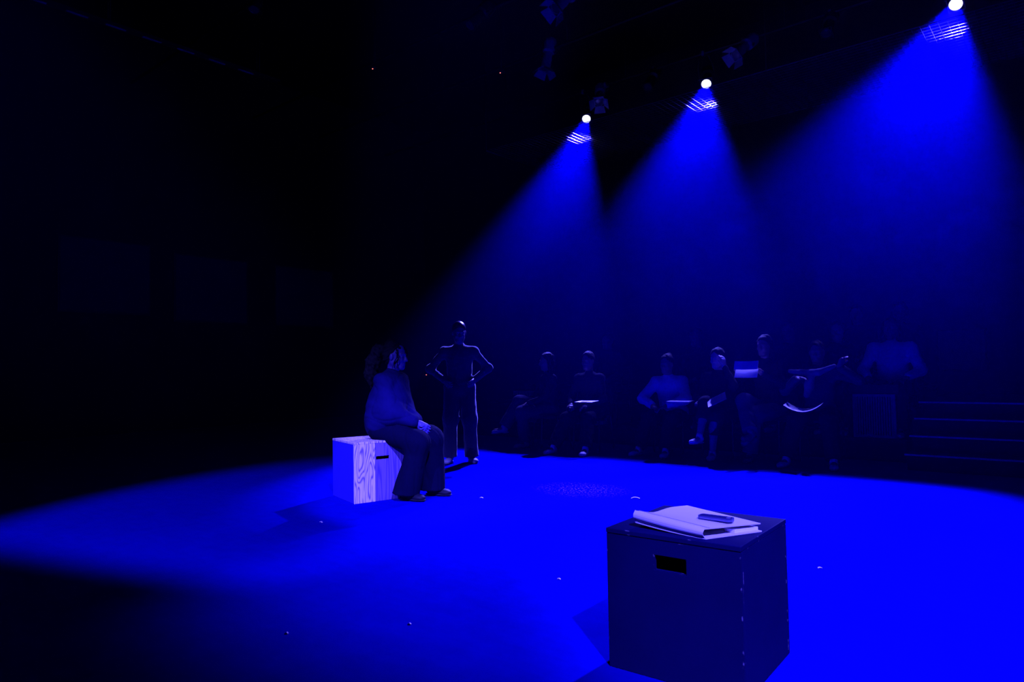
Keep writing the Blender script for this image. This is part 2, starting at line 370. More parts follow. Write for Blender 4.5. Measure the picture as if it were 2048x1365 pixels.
# ------------------------------------------------------------------ people
V3 = lambda *a: np.array(a, float)
def nrm(v): return v / (np.linalg.norm(v) + 1e-9)
def ik(a, c, l1, l2, pole):
    d = c - a; L = min(np.linalg.norm(d), (l1 + l2) * .999); u = nrm(d); c = a + u * L
    x = (l1 * l1 - l2 * l2 + L * L) / (2 * L); hgt = math.sqrt(max(l1 * l1 - x * x, 1e-6))
    p = pole - u * (pole @ u)
    return a + u * x + nrm(p) * hgt, c
def hand(s, wrist, d, palm, side, curl=0.5, sc=1.0, spread=1.0, thumb=0.5):
    """palm + four unequal bent fingers + thumb. d = pointing direction, palm = direction the palm faces, side = +1/-1 thumb side sign"""
    d = nrm(d); palm = nrm(palm - d * (palm @ d)); ac = np.cross(d, palm) * side      # ac points to the thumb side
    base = wrist + d * .085 * sc
    s.cone(wrist, wrist + d * .03 * sc, .024 * sc, .026 * sc, k=.015)
    for q in (-.027, -.009, .009, .027):
        s.cone(wrist + d * .025 * sc + ac * q * .7 * sc, base + ac * q * sc, .014 * sc, .0125 * sc, k=.012)
    for i, (q, L) in enumerate(((.029, .070), (.010, .080), (-.010, .074), (-.028, .058))):
        p = base + ac * q * spread * sc; dd = nrm(d + ac * q * 2 * (spread - .6)); r = .0088 * sc
        ang = curl * (1 + .12 * i)
        for seg, fr in enumerate((.45, .32, .23)):
            an = ang * (.35 + .6 * seg) * 1.1; v = nrm(dd * math.cos(an) + palm * math.sin(an)); p2 = p + v * L * fr * sc
            s.cone(p, p2, r, r * .9, k=.004); p = p2; r *= .9
    p = wrist + d * .03 * sc + ac * .024 * sc
    v = nrm(d * .75 + ac * .65 + palm * .35 * thumb); p2 = p + v * .038 * sc
    s.cone(p, p2, .0125 * sc, .0105 * sc, k=.01); v2 = nrm(d * .95 + ac * .25 + palm * .6 * thumb); s.cone(p2, p2 + v2 * .032 * sc, .0105 * sc, .0085 * sc, k=.004)

def head(s, c, fw, up, sc=1.0, detail=True):
    """skull, jaw, brow, nose, lips, ears, eye sockets with lids; c = head centre"""
    fw = nrm(fw); up = nrm(up - fw * (up @ fw)); rt = np.cross(fw, up); R = rotm(rt, fw, up)
    P = lambda x, y, z: c + (rt * x + fw * y + up * z) * sc
    s.ell(P(0, -.012, .035), V3(.072, .090, .084) * sc, R, k=.03)
    s.ell(P(0, .022, -.025), V3(.060, .068, .082) * sc, R, k=.03)
    s.cone(P(-.012, .068, -.092), P(.012, .068, -.092), .021 * sc, k=.025)
    for q in (-1, 1):
        s.cone(P(q * .050, .0, -.055), P(q * .022, .058, -.088), .018 * sc, .018 * sc, k=.025)
        s.ell(P(q * .034, .070, -.028), V3(.020, .018, .017) * sc, R, k=.02)
        s.cone(P(q * .014, .086, .024), P(q * .044, .074, .022), .009 * sc, .007 * sc, k=.012)
        s.ell(P(q * .076, -.004, -.008), V3(.008, .018, .030) * sc, R, k=.008)
        if detail:
            s.ell(P(q * .031, .094, .004), V3(.017, .012, .011) * sc, R, op='s', k=.012)
            s.ell(P(q * .031, .074, .004), V3(.0135, .0135, .0115) * sc, R, k=.004)
    s.chain([P(0, .086, .018), P(0, .100, -.012), P(0, .108, -.028)], [.008 * sc, .009 * sc, .012 * sc], k=.010)
    for q in (-1, 1): s.ell(P(q * .012, .096, -.031), V3(.008, .010, .007) * sc, R, k=.006)
    s.ell(P(0, .074, -.058), V3(.026, .020, .022) * sc, R, k=.015); s.cone(P(-.015, .088, -.0565), P(.015, .088, -.0565), .0068 * sc, k=.004); s.cone(P(-.012, .087, -.067), P(.012, .087, -.067), .0075 * sc, k=.004)
    return P, R, (rt, fw, up)

def torso(s, pel, chest, nb, rt, g=0.0, sx=1.0):
    """pelvis, waist, ribcage"""
    ax = nrm(nb - pel); fw = nrm(np.cross(ax, rt)); R = rotm(rt, fw, ax)
    s.ell(pel, V3(.160 * sx + g, .120 + g, .125 + g), R)
    mid = pel + (chest - pel) * .5
    s.ell(mid, V3(.138 * sx + g, .105 + g, .150 + g), R)
    s.ell(chest, V3(.145 * sx + g, .108 + g, .160 + g), R)

def waves(amp, f, seed, sc=(1, 1, 1), crease=0.0):
    rr = np.random.RandomState(seed); K = rr.randn(7, 3) * f * np.array(sc); ph = rr.rand(7) * 6.28
    def fn(P):
        v = 0
        for i in range(7): v = v + np.sin(P @ K[i] + ph[i] + 1.5 * np.sin(P @ K[(i + 2) % 7] * .6))
        v = v / 3
        if crease:
            for i in range(4):
                q = 1 - np.abs(np.sin(P @ K[i] * .55 + ph[i + 1] + 1.2 * np.sin(P @ K[(i + 3) % 7] * .45)))
                v = v * .75 + crease * q ** 4
        return v * amp
    return fn

def person(name, loc, rz, label, group=None, seat=0.47, pel=None, lean=0.1, twist=0.0, side_lean=0.0, feet=None, knees=None, hands=None,
           hand_dirs=None, palms=None, poles=None, head_dir=(0, 1, -.1), head_up=(0, 0, 1), hair='short', top=(.1, .1, .15), pants=(.03, .03, .05),
           shoe=(.5, .5, .55), skin=(.22, .15, .15), haircol=(.015, .01, .01), H=1.70, hb=.010, hc=.013, pants_r=(.105, .085, .085), top_g=.02,
           shoulder=.160, curl=.6, socks=None, long_sleeve=True, standing=False, eyes=False, foot_dirs=None, sleeve_r=(.056, .049, .042),
           cuff=0.92, puff=0.0, seed=1, foot_pitch=None, trouser_len=1.0, torso_len=.50, neck_len=.135, fold=.007, hem_drop=0.0, fold_top=.008, sheen=0):
    s = H / 1.70
    root = empty(name, loc, rz, label, 'person', group)
    up = V3(0, 0, 1)
    P0 = V3(0, 0, seat + .085) if pel is None else V3(*pel)
    ax = nrm(V3(side_lean, lean, 1)); nb = P0 + ax * torso_len * s; chest = P0 + ax * torso_len * .66 * s
    rt = nrm(V3(math.cos(twist), math.sin(twist), 0)); fwd = V3(-rt[1], rt[0], 0)
    hipj = [P0 + V3(q * .088, 0, -.01) for q in (-1, 1)]
    feet = feet or [(-.12, .40, 0), (.12, .40, 0)]
    ank = [V3(*p) + V3(0, 0, .085) for p in feet]
    kn = []
    for i in (0, 1):
        pole = V3(*(knees[i] if knees else ((-.12, 1, .6) if i == 0 else (.12, 1, .6))))
        k, a = ik(hipj[i], ank[i], .425 * s, .415 * s, pole); kn.append(k); ank[i] = a
    sh = [nb + rt * q * shoulder - ax * .065 * s for q in (-1, 1)]
    hands = hands or [(-.12, .34, P0[2] + .10), (.12, .34, P0[2] + .10)]
    el, wr = [], []
    for i in (0, 1):
        pole = V3(*(poles[i] if poles else ((-.7, -.5, -.6) if i == 0 else (.7, -.5, -.6))))
        e, w_ = ik(sh[i], V3(*hands[i]), .285 * s, .245 * s, pole); el.append(e); wr.append(w_)
    hd = nrm(V3(*head_dir)); hu = V3(*head_up)
    hc_ = nb + nrm(ax + hu * .8 + hd * .25) * neck_len * s + hu * .03
    fds = [V3(*(foot_dirs[i] if foot_dirs else ((-.2, 1, 0) if i == 0 else (.2, 1, 0)))) for i in (0, 1)]
    fds = [nrm(f) for f in fds]
    # body: one continuous surface
    b = Sdf(.035)
    torso(b, P0, chest, nb, rt)
    b.cone(sh[0], sh[1], .052, k=.05); b.cone(nb - ax * .05, hc_ - hu * .04 - hd * .012, .054, .050, k=.03)
    for i in (0, 1):
        b.chain([hipj[i], (hipj[i] + kn[i]) / 2, kn[i]], [.085, .074, .054]); b.chain([kn[i], kn[i] * .65 + ank[i] * .35, ank[i]], [.052, .053, .034])
        b.chain([sh[i], el[i]], [.038, .030]); b.chain([el[i], el[i] * .6 + wr[i] * .4, wr[i]], [.030, .030, .024])
        fp = fds[i]; b.chain([ank[i] - up * .035, ank[i] + fp * .12 - up * .055], [.036, .028], k=.02)
    Pf, R, axes = head(b, hc_, hd, hu, 1.0, detail=True)
    for i in (0, 1):
        dd = V3(*(hand_dirs[i])) if hand_dirs else wr[i] - el[i]
        pm = V3(*(palms[i])) if palms else V3(0, 0, -1)
        hand(b, wr[i], dd, pm, (1 if i == 0 else -1), curl, sc=1.0)
    sk = mat('skin', skin, 0.5, noise=0.08, nscale=30, bump=0.05, spec=0.35)
    body = link('body', b.mesh('body', hb), sk, root)
    if eyes:
        for q in (-1, 1):
            c = Pf(q * .031, .0735, .004)
            for nm, r, m_, o_ in (('eye', .0125, MT['eye'], 0), ('iris', .0068, MT['iris'], .0072)):
                bm = bmesh.new(); bmesh.ops.create_uvsphere(bm, u_segments=12, v_segments=8, radius=r, matrix=Matrix.Translation(Vector(c + axes[1] * o_)))
                bm_obj(nm, bm, m_, body, smooth=True)
    # top
    t = Sdf(.045 if not puff else .06)
    torso(t, P0 + ax * (.02 if not puff else .0), chest, nb, rt, top_g)
    t.cone(sh[0], sh[1], .052 + top_g * .4, k=.07); t.cone(nb - ax * .03, nb + ax * .012, .066, .060, k=.03)
    for i in (0, 1):
        r = sleeve_r; w2 = el[i] + (wr[i] - el[i]) * cuff
        if long_sleeve: t.chain([sh[i], el[i], w2], [r[0], r[1], r[2]])
        else: t.chain([sh[i], sh[i] * .45 + el[i] * .55], [r[0], r[1]])
    if puff:
        t.ell(P0 + ax * .07 + V3(0, .01, 0), V3(.20, .175, .13) + puff * .3, None, k=.08)
        t.ell(P0 + ax * .20, V3(.195, .165, .17) + puff * .2, None, k=.08)
    t.disp = waves(fold_top, 22 if not puff else 26, seed, (.8, .8, 1.2), .9 if not puff else .6)
    link('sweater' if long_sleeve else 'shirt', t.mesh('top', hc), fabric(top, sheen=sheen), root)
    # trousers
    p = Sdf(.04); axp = ax
    p.ell(P0 - V3(0, 0, .005), V3(.172, .135, .125), rotm(rt, fwd, up))
    for i in (0, 1):
        sv = nrm(ank[i] - kn[i]); hem = kn[i] + (ank[i] - kn[i]) * trouser_len * .97 + sv * hem_drop
        p.chain([hipj[i], kn[i] * .9 + hipj[i] * .1, kn[i], hem + sv * .06], [pants_r[0], (pants_r[0] + pants_r[1]) / 2, pants_r[1], pants_r[2]])
        cn = nrm(sv * .5 + V3(0, 0, -1)) if hem_drop > .01 else sv
        p.cut(hem, cn, .17)
    p.disp = waves(fold, 30, seed + 40, (1, 1, .16) if standing else (1, .7, .45), .6)
    link('trousers', p.mesh('trousers', hc), fabric(pants, sheen=sheen), root)
    # shoes
    shm = mat('shoe leather', shoe, 0.6, noise=0.15, nscale=50, bump=0.1, spec=0.12)
    solem = mat('shoe sole', tuple(min(1, c * .7 + .008) for c in shoe), 0.7, noise=0.2, spec=0.1)
    for i in (0, 1):
        fp = fds[i]; a = ank[i]; rr_ = nrm(np.cross(fp, up)); sd = Sdf(.02)
        tp = (foot_pitch[i] if foot_pitch else 0.0)
        dn = nrm(up * -1 + fp * -tp); ff = nrm(fp - up * tp); Rf = rotm(nrm(np.cross(ff, -dn)), ff, -dn)
        sd.ell(a + dn * .035 - ff * .012, V3(.038, .046, .040), Rf, k=.02); sd.ell(a + dn * .050 + ff * .075, V3(.043, .082, .028), Rf, k=.02)
        sd.ell(a + dn * .056 + ff * .125, V3(.044, .050, .024), Rf, k=.02); sd.cone(a + up * .005, a + dn * .02, .038, .040, k=.02)
        so = link('shoe', sd.mesh('shoe', max(.007, hb)), shm, root)
        sl = Sdf(.015)
        sl.ell(a + dn * .072 + ff * .09, V3(.044, .095, .011), Rf); sl.ell(a + dn * .072 - ff * .02, V3(.038, .045, .011), Rf)
        link('sole', sl.mesh('sole', .006), solem, so)
    if socks:
        for i in (0, 1):
            sc_ = Sdf(.02); sc_.cone(ank[i], ank[i] + (kn[i] - ank[i]) * .33, .040, .047, k=.02)
            link('sock', sc_.mesh('sock', .009), fabric(socks), root)
    # hair
    hs = Sdf(.02); Pq = Pf
    hs.ell(Pq(0, -.020, .048), V3(.079, .093, .084), R)
    if hair == 'shaved':
        pass
    elif hair == 'short':
        hs.ell(Pq(0, -.045, .005), V3(.076, .062, .07), R)
    elif hair == 'bob':
        for q in (-1, 1): hs.chain([Pq(q * .066, -.01, .04), Pq(q * .078, -.015, -.05), Pq(q * .066, -.01, -.12)], [.03, .026, .018])
        hs.ell(Pq(0, -.06, -.03), V3(.078, .045, .10), R)
    elif hair == 'long':
        for q in (-1, 1): hs.chain([Pq(q * .066, -.01, .04), Pq(q * .080, -.015, -.06), Pq(q * .085, .0, -.17), Pq(q * .08, .03, -.24)], [.03, .028, .026, .014])
        hs.ell(Pq(0, -.065, -.06), V3(.085, .045, .14), R)
    elif hair == 'bun':
        hs.ell(Pq(0, -.045, .005), V3(.074, .060, .07), R); hs.ell(Pq(0, -.09, .10), V3(.04, .04, .036), R)
    hs.ell(Pq(0, .108, -.002) if hair != 'shaved' else Pq(0, .104, -.022), V3(.070, .080, .094), R, op='s', k=.012)
    hs.disp = waves(.004, 60, seed + 9) if hair != 'shaved' else None
    if hair == 'curly':
        pass
    else:
        link('hair', hs.mesh('hair', .009 if hair != 'shaved' else .007), mat('hair', haircol, 0.28 if hair == 'shaved' else 0.75, noise=0.3, nscale=80, bump=0.3, bscale=200, spec=0.6 if hair == 'shaved' else 0.08), root)
    return root, dict(P0=P0, nb=nb, sh=sh, el=el, wr=wr, kn=kn, ank=ank, Pf=Pf, R=R, axes=axes, hc=hc_, ax=ax)

# ================================================================== STRUCTURE
XL, XR, YB, YF, ZC = -13.8, 3.6, -5.6, 13.0, 7.6
def struct(name, o, label):
    o.name = name; o['kind'] = 'structure'; o['label'] = label; return o
struct('floor', box('floor', ((XL + XR) / 2, (YB + YF) / 2, -.05), (XR - XL + .4, YF - YB + .4, .1), MT['floor']), 'dark painted stage floor washed in blue light')
struct('ceiling', box('ceiling', ((XL + XR) / 2, (YB + YF) / 2, ZC + .05), (XR - XL + .4, YF - YB + .4, .1), MT['ceil']), 'black ceiling above the lighting pipes')
struct('wall_back', box('wall_back', ((XL + XR) / 2, YF + .1, ZC / 2), (XR - XL + .4, .2, ZC), MT['wall']), 'black wall behind the seating')
struct('wall_left', box('wall_left', (XL - .1, (YB + YF) / 2, ZC / 2), (.2, YF - YB, ZC), MT['wall']), 'black wall on the far left of the stage')
struct('wall_right', box('wall_right', (XR + .1, (YB + YF) / 2, ZC / 2), (.2, YF - YB, ZC), MT['wall']), 'black side wall beside the steps')
struct('wall_front', box('wall_front', ((XL + XR) / 2, YB - .1, ZC / 2), (XR - XL + .4, .2, ZC), MT['wall']), 'black wall behind the camera')

# seating decks
def deck(y0, y1, z, label):
    r = empty('seating_riser', ((-8.4 - 1.5) / 2, (y0 + y1) / 2, 0), 0, label, 'riser', None)
    wdt = 6.9
    for i in range(3):
        box('deck_panel', (-wdt / 2 + wdt / 6 + i * wdt / 3, 0, z - .02), (wdt / 3 - .008, y1 - y0, .04), MT['riser'], r, bevel=.003)
    box('fascia', (0, -(y1 - y0) / 2 + .02, (z - .04) / 2), (wdt, .03, z - .045), MT['riser'], r)
    box('edge_strip', (0, -(y1 - y0) / 2 + .0, z - .012), (wdt, .01, .02), MT['pipe'], r)
    return r
deck(8.40, 9.42, .25, 'low black seating riser directly behind the front row')
deck(9.42, 10.4, .50, 'middle black seating riser behind the second row')
deck(10.4, 11.3, .75, 'tallest black seating riser against the back')

# aisle steps at the right end of the bank
st = empty('aisle_steps', (-.05, 8.6, 0), 0, 'dark aisle steps with pale nosing strips at the end of the seating', 'stairs')
for i in range(4):
    y = 7.87 + .29 * i; z = .16 * (i + 1)
    box('tread', (0, y + .15 - 8.6, z - .015), (2.75, .32, .03), MT['riser'], st, bevel=.003)
    box('stair_riser', (0, y + .02 - 8.6, z - .095), (2.72, .02, .13), MT['riser'], st)
    box('nosing_strip', (0, y - 8.6 - .012, z - .006), (2.76, .014, .016), MT['nosing'], st)
box('landing', (0, 1.55, .62), (2.75, 1.9, .03), MT['riser'], st)
box('stringer', (-1.40, .75, .30), (.04, 1.6, .55), MT['riser'], st)

# ================================================================== HAZE
hz = bpy.data.materials.new('stage haze'); hz.use_nodes = True; nt = hz.node_tree; nt.nodes.clear()
out = nt.nodes.new('ShaderNodeOutputMaterial'); vs = nt.nodes.new('ShaderNodeVolumeScatter'); vs.inputs['Color'].default_value = (0.002, 0.0015, 1, 1)
vs.inputs['Anisotropy'].default_value = HAZE_G
nt.links.new(vs.outputs[0], out.inputs['Volume'])
ge = nt.nodes.new('ShaderNodeNewGeometry'); sx_ = nt.nodes.new('ShaderNodeSeparateXYZ'); nt.links.new(ge.outputs['Position'], sx_.inputs[0])
mr = nt.nodes.new('ShaderNodeMapRange'); mr.inputs['From Min'].default_value = .4; mr.inputs['From Max'].default_value = 4.0     # the warm haze hangs high and thins out towards the floor
mr.inputs['To Min'].default_value = HAZE_DENSITY * .18; mr.inputs['To Max'].default_value = HAZE_DENSITY
nt.links.new(sx_.outputs['Z'], mr.inputs[0]); nt.links.new(mr.outputs[0], vs.inputs['Density'])
hzo = box('stage_haze', ((XL + XR) / 2, (YB + YF) / 2, ZC / 2), (XR - XL - .02, YF - YB - .02, ZC - .012), hz)
tag(hzo, 'theatrical haze hanging through the whole room, densest under the lanterns', 'haze', kind='stuff')

# ================================================================== RIG
def pipe_x(y, z=6.62):
    r = empty('lighting_pipe', ((XL + XR) / 2, y, z), 0, None, 'pipe', 'overhead lighting pipes')
    tube('steel_tube', [(XL + .1 - (XL + XR) / 2, 0, 0), (XR - .1 - (XL + XR) / 2, 0, 0)], .024, MT['pipe'], r, 10)
    for x in (-7.5, -4.5, -1.5, 1.5, 4.5, 7.5): tube('hanger_rod', [(x, 0, 0), (x, 0, ZC - z)], .008, MT['pipe'], r, 6)
    return r
for y, lb in ((11.55, 'lighting pipe carrying the three lit lanterns above the seating'), (9.6, 'lighting pipe one bay in front of the lit lanterns'),
              (7.9, 'lighting pipe above the front row of seats'), (5.4, 'lighting pipe over the middle of the stage'), (2.9, 'lighting pipe over the near part of the stage'), (-.6, 'lighting pipe above the camera')):
    pipe_x(y)['label'] = lb

def lantern(loc, aim, label, lit=True, pipe_y=None, pipe_z=6.62, grey=False, R=.085, group=None, doors=False):
    """profile spotlight: lens at loc pointing at aim"""
    loc = Vector(loc); d = (Vector(aim) - loc).normalized(); q = d.to_track_quat('Z', 'Y')
    root = bpy.data.objects.new('stage_spotlight', None); COL.objects.link(root); root.location = loc
    tag(root, label, 'stage light', group)
    def put(o): o.parent = root; o.rotation_mode = 'QUATERNION'; o.rotation_quaternion = q; return o
    hm = MT['housing_grey'] if grey else MT['housing']
    bm = bmesh.new(); prof = [(R * 1.0, .0), (R * 1.12, .0), (R * 1.12, -.20), (R * 1.0, -.22), (R * .95, -.30), (R * 1.45, -.33), (R * 1.5, -.50), (R * 1.2, -.56), (.001, -.57)]
    add_lathe(bm, prof); put(bm_obj('barrel', bm, hm, smooth=False))
    bm = bmesh.new(); add_lathe(bm, [(R * 1.0, .0), (R * .97, -.012), (R * .7, -.004), (.001, .0)]); put(bm_obj('lens', bm, MT['lens'] if lit else MT['deadlens'], smooth=True))
    fr = bmesh.new()
    for a in range(4):
        an = a * PI / 2; add_box(fr, (R * 1.18 * math.cos(an), R * 1.18 * math.sin(an), .004), (.012 if a % 2 == 0 else R * 2.4, R * 2.4 if a % 2 == 0 else .012, .012))
    put(bm_obj('gel_frame', fr, hm))
    # yoke in the vertical plane up to the pipe
    side = Vector((1, 0, 0)); c = -d * .27
    py = (pipe_y if pipe_y is not None else loc.y) - loc.y; top = Vector((0, py, pipe_z - loc.z - .05))
    bm = bmesh.new(); hb_ = R * 1.65
    add_tube(bm, [c + side * hb_, c * .5 + top * .5 + side * hb_, top + side * hb_ * .6, top - side * hb_ * .6, c * .5 + top * .5 - side * hb_, c - side * hb_], .010, 6)
    bm_obj('yoke', bm, hm, root)
    bm = bmesh.new(); add_box(bm, top + Vector((0, 0, .05)), (.04, .075, .085)); add_tube(bm, [top + Vector((0, .02, .06)), top + Vector((0, .09, .06))], .008, 6)
    bm_obj('hook_clamp', bm, MT['housing_grey'], root)
    bm = bmesh.new(); b0 = -d * .56
    add_tube(bm, [b0, b0 + Vector((.05, .06, .02)), Vector((.12, py + .03, pipe_z - loc.z - .10)), Vector((.3, py, pipe_z - loc.z))], .006, 6); bm_obj('power_cable', bm, MT['black'], root)
    for sx in (-1, 1):
        kb = bmesh.new(); add_tube(kb, [c + side * sx * hb_, c + side * sx * (hb_ + .035)], .016, 8); bm_obj('tilt_knob', kb, MT['black'], root)
    if doors:
        u = q @ Vector((1, 0, 0)); v = q @ Vector((0, 1, 0))
        for (ax_, n_) in ((u, v), (-u, v), (v, u), (-v, u)):
            bm = bmesh.new(); c0 = ax_ * R * 1.2; c1 = c0 + ax_ * .09 + d * .10
            e = n_ * R * 1.1; e2 = n_ * R * 1.5; t_ = ax_.cross(n_).normalized() * .0
            nn = (c1 - c0).cross(n_).normalized() * .0015
            vs_ = [bm.verts.new(p) for p in (c0 - e + nn, c0 + e + nn, c1 + e2 + nn, c1 - e2 + nn, c0 - e - nn, c0 + e - nn, c1 + e2 - nn, c1 - e2 - nn)]
            for f_ in ((0, 1, 2, 3), (7, 6, 5, 4), (0, 4, 5, 1), (1, 5, 6, 2), (2, 6, 7, 3), (3, 7, 4, 0)): bm.faces.new([vs_[i] for i in f_])
            bm_obj('barn_door', bm, hm, root)
    return root
LB = {'a': 'lit spotlight farthest from the camera, lowest of the three beams in view', 'b': 'lit spotlight between the farthest lantern and the top corner one',
      'c': 'lit spotlight at the top right corner, its beam the widest in view', 'd': 'lit spotlight over the end wall beyond the aisle steps',
      'e': 'lit spotlight behind the camera, aimed at the wooden cube', 'g': 'added fill spotlight behind the camera by the side wall, aimed past the black cube', 'f': 'lit spotlight above the camera, aimed at the seated performer'}
for nm, loc, aim, half, power, shut in LAMPS:
    root = lantern(loc, aim, LB[nm], True, pipe_y={'e': -4.1, 'f': -.6, 'g': -1.4}.get(nm, 11.55))
    o = spot_light('spot_beam', loc, aim, half, power, shut)
# unlit lanterns
UL = [((-7.05, 11.3, 6.2), (-5, 7, 0), 11.55, True, 'unlit grey lantern right beside the farthest lit spotlight'),
      ((-4.30, 11.2, 6.25), (-6, 8, 3), 11.55, True, 'unlit grey lantern beside the middle lit spotlight'),
      ((-6.0, 11.3, 6.2), (-6, 7, 1), 11.55, False, 'unlit black lantern midway between the two farther lit spotlights'),
      ((-5.62, 7.9, 6.2), (-6.5, 6, 4), 7.9, True, 'unlit grey lantern with barn doors at the top edge of the picture'),
      ((-7.0, 9.5, 6.25), (-7.2, 9, 4), 9.6, True, 'unlit grey lantern hanging straight down in front of the farthest lit one'),
      ((-7.0, 7.6, 6.3), (-8, 5, 3), 7.9, False, 'unlit black lantern on the pipe above the front row'),
      ((-2.9, 11.3, 6.2), (-3, 7, 1), 11.55, False, 'unlit black lantern between the middle and top right lit spotlights'),
      ((-9.0, 5.2, 6.3), (-8, 3, 0), 5.4, False, 'unlit black lantern over the dark far side of the stage')]
for loc, aim, py, gr, lb in UL: lantern(loc, aim, lb, False, py, grey=gr, doors=gr, R=.075)

# cable ladder (the broken line of pale rungs, top left)
cl = empty('cable_ladder', (-10.95, 4.0, 6.3), 0, 'pale cable ladder with short rungs hung under the ceiling at far left', 'cable tray')
for sx in (-1, 1): box('side_rail', (sx * .045, 0, 0), (.015, 5.6, .05), MT['pipe'], cl)
for i in range(10): box('rung', (0, -2.5 + i * .52, -.01), (.075, .28, .012), MT['galv'], cl, bevel=.002)
for y in (-2.4, 0, 2.4):
    tube('hanger_rod', [(-.045, y, 0), (-.045, y, ZC - 6.3)], .006, MT['pipe'], cl, 6); tube('hanger_rod', [(.045, y, 0), (.045, y, ZC - 6.3)], .006, MT['pipe'], cl, 6)

# tensioned wire mesh under the lanterns
wm = empty('wire_mesh_ceiling', (-3.9, 9.6, 5.46), 0, 'taut steel wire mesh stretched under the lanterns above the seating', 'wire mesh')
bm = bmesh.new()
x0, x1, y0, y1 = -5.2, 4.4, .70, 2.70
def wire(bm, a, b, r=.0028):
    add_tube(bm, [a, b], r, 5, False)
x = x0
while x <= x1: wire(bm, (x, y0, 0), (x, y1, 0)); x += .10
y = y0
while y <= y1: wire(bm, (x0, y, .005), (x1, y, .005)); y += .10
tag(bm_obj('mesh_wires', bm, MT['wire'], wm, smooth=True), kind='stuff')
for a, b in (((x0, y0, 0), (x1, y0, 0)), ((x0, y1, 0), (x1, y1, 0)), ((x0, y0, 0), (x0, y1, 0)), ((x1, y0, 0), (x1, y1, 0))): tube('edge_cable', [a, b], .004, MT['wire'], wm, 6)
for x in (x0, 0.4, x1):
    for y in (y0, y1): tube('drop_rod', [(x, y, 0), (x, y, ZC - 5.46)], .008, MT['pipe'], wm, 6)

# red indicator units
for loc, lb, up_ in (((-9.28, 7.61, 6.3), 'tiny ceiling sensor with a red light, upper left of the picture', 1), ((-7.75, 9.21, 6.3), 'tiny ceiling sensor with a red light, nearer the lit spotlights', 1), ((-13.73, 12.93, .945), 'small wall box with a red light beside the standing performer', 0)):
    r = empty('indicator_unit', loc, 0, lb, 'sensor')
    if up_:
        bm = bmesh.new(); add_lathe(bm, [(.001, .0), (.045, .004), (.055, .03), (.055, .05), (.001, .05)], 16); bm_obj('sensor_shell', bm, MT['black'], r, smooth=True)
        tube('drop_rod', [(0, 0, .05), (0, 0, ZC - loc[2])], .006, MT['pipe'], r, 6)
        bm = bmesh.new(); bmesh.ops.create_uvsphere(bm, u_segments=10, v_segments=6, radius=.010, matrix=Matrix.Translation((.0, -.035, .0))); bm_obj('red_light', bm, MT['led'], r, smooth=True)
    else:
        box('wall_box', (0, .04, 0), (.10, .06, .14), MT['black'], r, bevel=.006)
        bm = bmesh.new(); bmesh.ops.create_uvsphere(bm, u_segments=10, v_segments=6, radius=.012, matrix=Matrix.Translation((0, .005, .0))); bm_obj('red_light', bm, MT['led'], r, smooth=True)

# felt panels on the far left wall, pale board on the back wall
for (y, z, lb) in ((5.0, 2.9, 'nearest dim felt panel on the far left wall'), (7.0, 2.8, 'middle dim felt panel on the far left wall'), (9.2, 2.8, 'farthest dim felt panel on the far left wall')):
    r = empty('wall_panel', (XL + .03, y, z), 0, lb, 'panel', None)
    box('felt', (0, 0, 0), (.04, 1.5, 1.3), MT['panel'], r, bevel=.008); box('panel_frame', (-.012, 0, 0), (.03, 1.56, 1.36), MT['black'], r, bevel=.003)
r = empty('notice_board', (-1.5, YF - .04, 1.25), 0, 'pale square board on the back wall above the aisle steps', 'board')
box('board_face', (0, 0, 0), (.62, .03, .62), mat('pale board', (.22, .22, .28), .8, noise=.1), r); box('board_frame', (0, .012, 0), (.68, .03, .68), MT['black'], r)

# ================================================================== ribbed cabinets on the riser edge
def cabinet(x, lb, slab):
    r = empty('ribbed_cabinet', (x, 8.49, .25), 0, lb, 'cabinet', 'ribbed cabinets on the riser edge')
    box('cabinet_case', (0, .02, .24), (.43, .10, .48), MT['black'], r, bevel=.004)
    for z in (.015, .465): box('cabinet_frame', (0, -.045, z), (.43, .03, .03), MT['grille'], r, bevel=.002)
    for sx in (-1, 1): box('cabinet_frame', (sx * .20, -.045, .24), (.03, .03, .42), MT['grille'], r, bevel=.002)
    for i in range(15): box('slat', (-.175 + i * .025, -.043, .24), (.014, .018, .42), MT['grille'], r)
    if slab: box('top_slab', (.0, .02, .535), (.50, .15, .10), MT['black'], r, bevel=.006)
cabinet(-1.815, 'ribbed cabinet with a thick dark top beside the aisle steps', True)
cabinet(-5.59, 'dim ribbed cabinet behind the second front-row spectator from the far end', False)
cabinet(-6.75, 'dim ribbed cabinet at the far end of the riser', False)

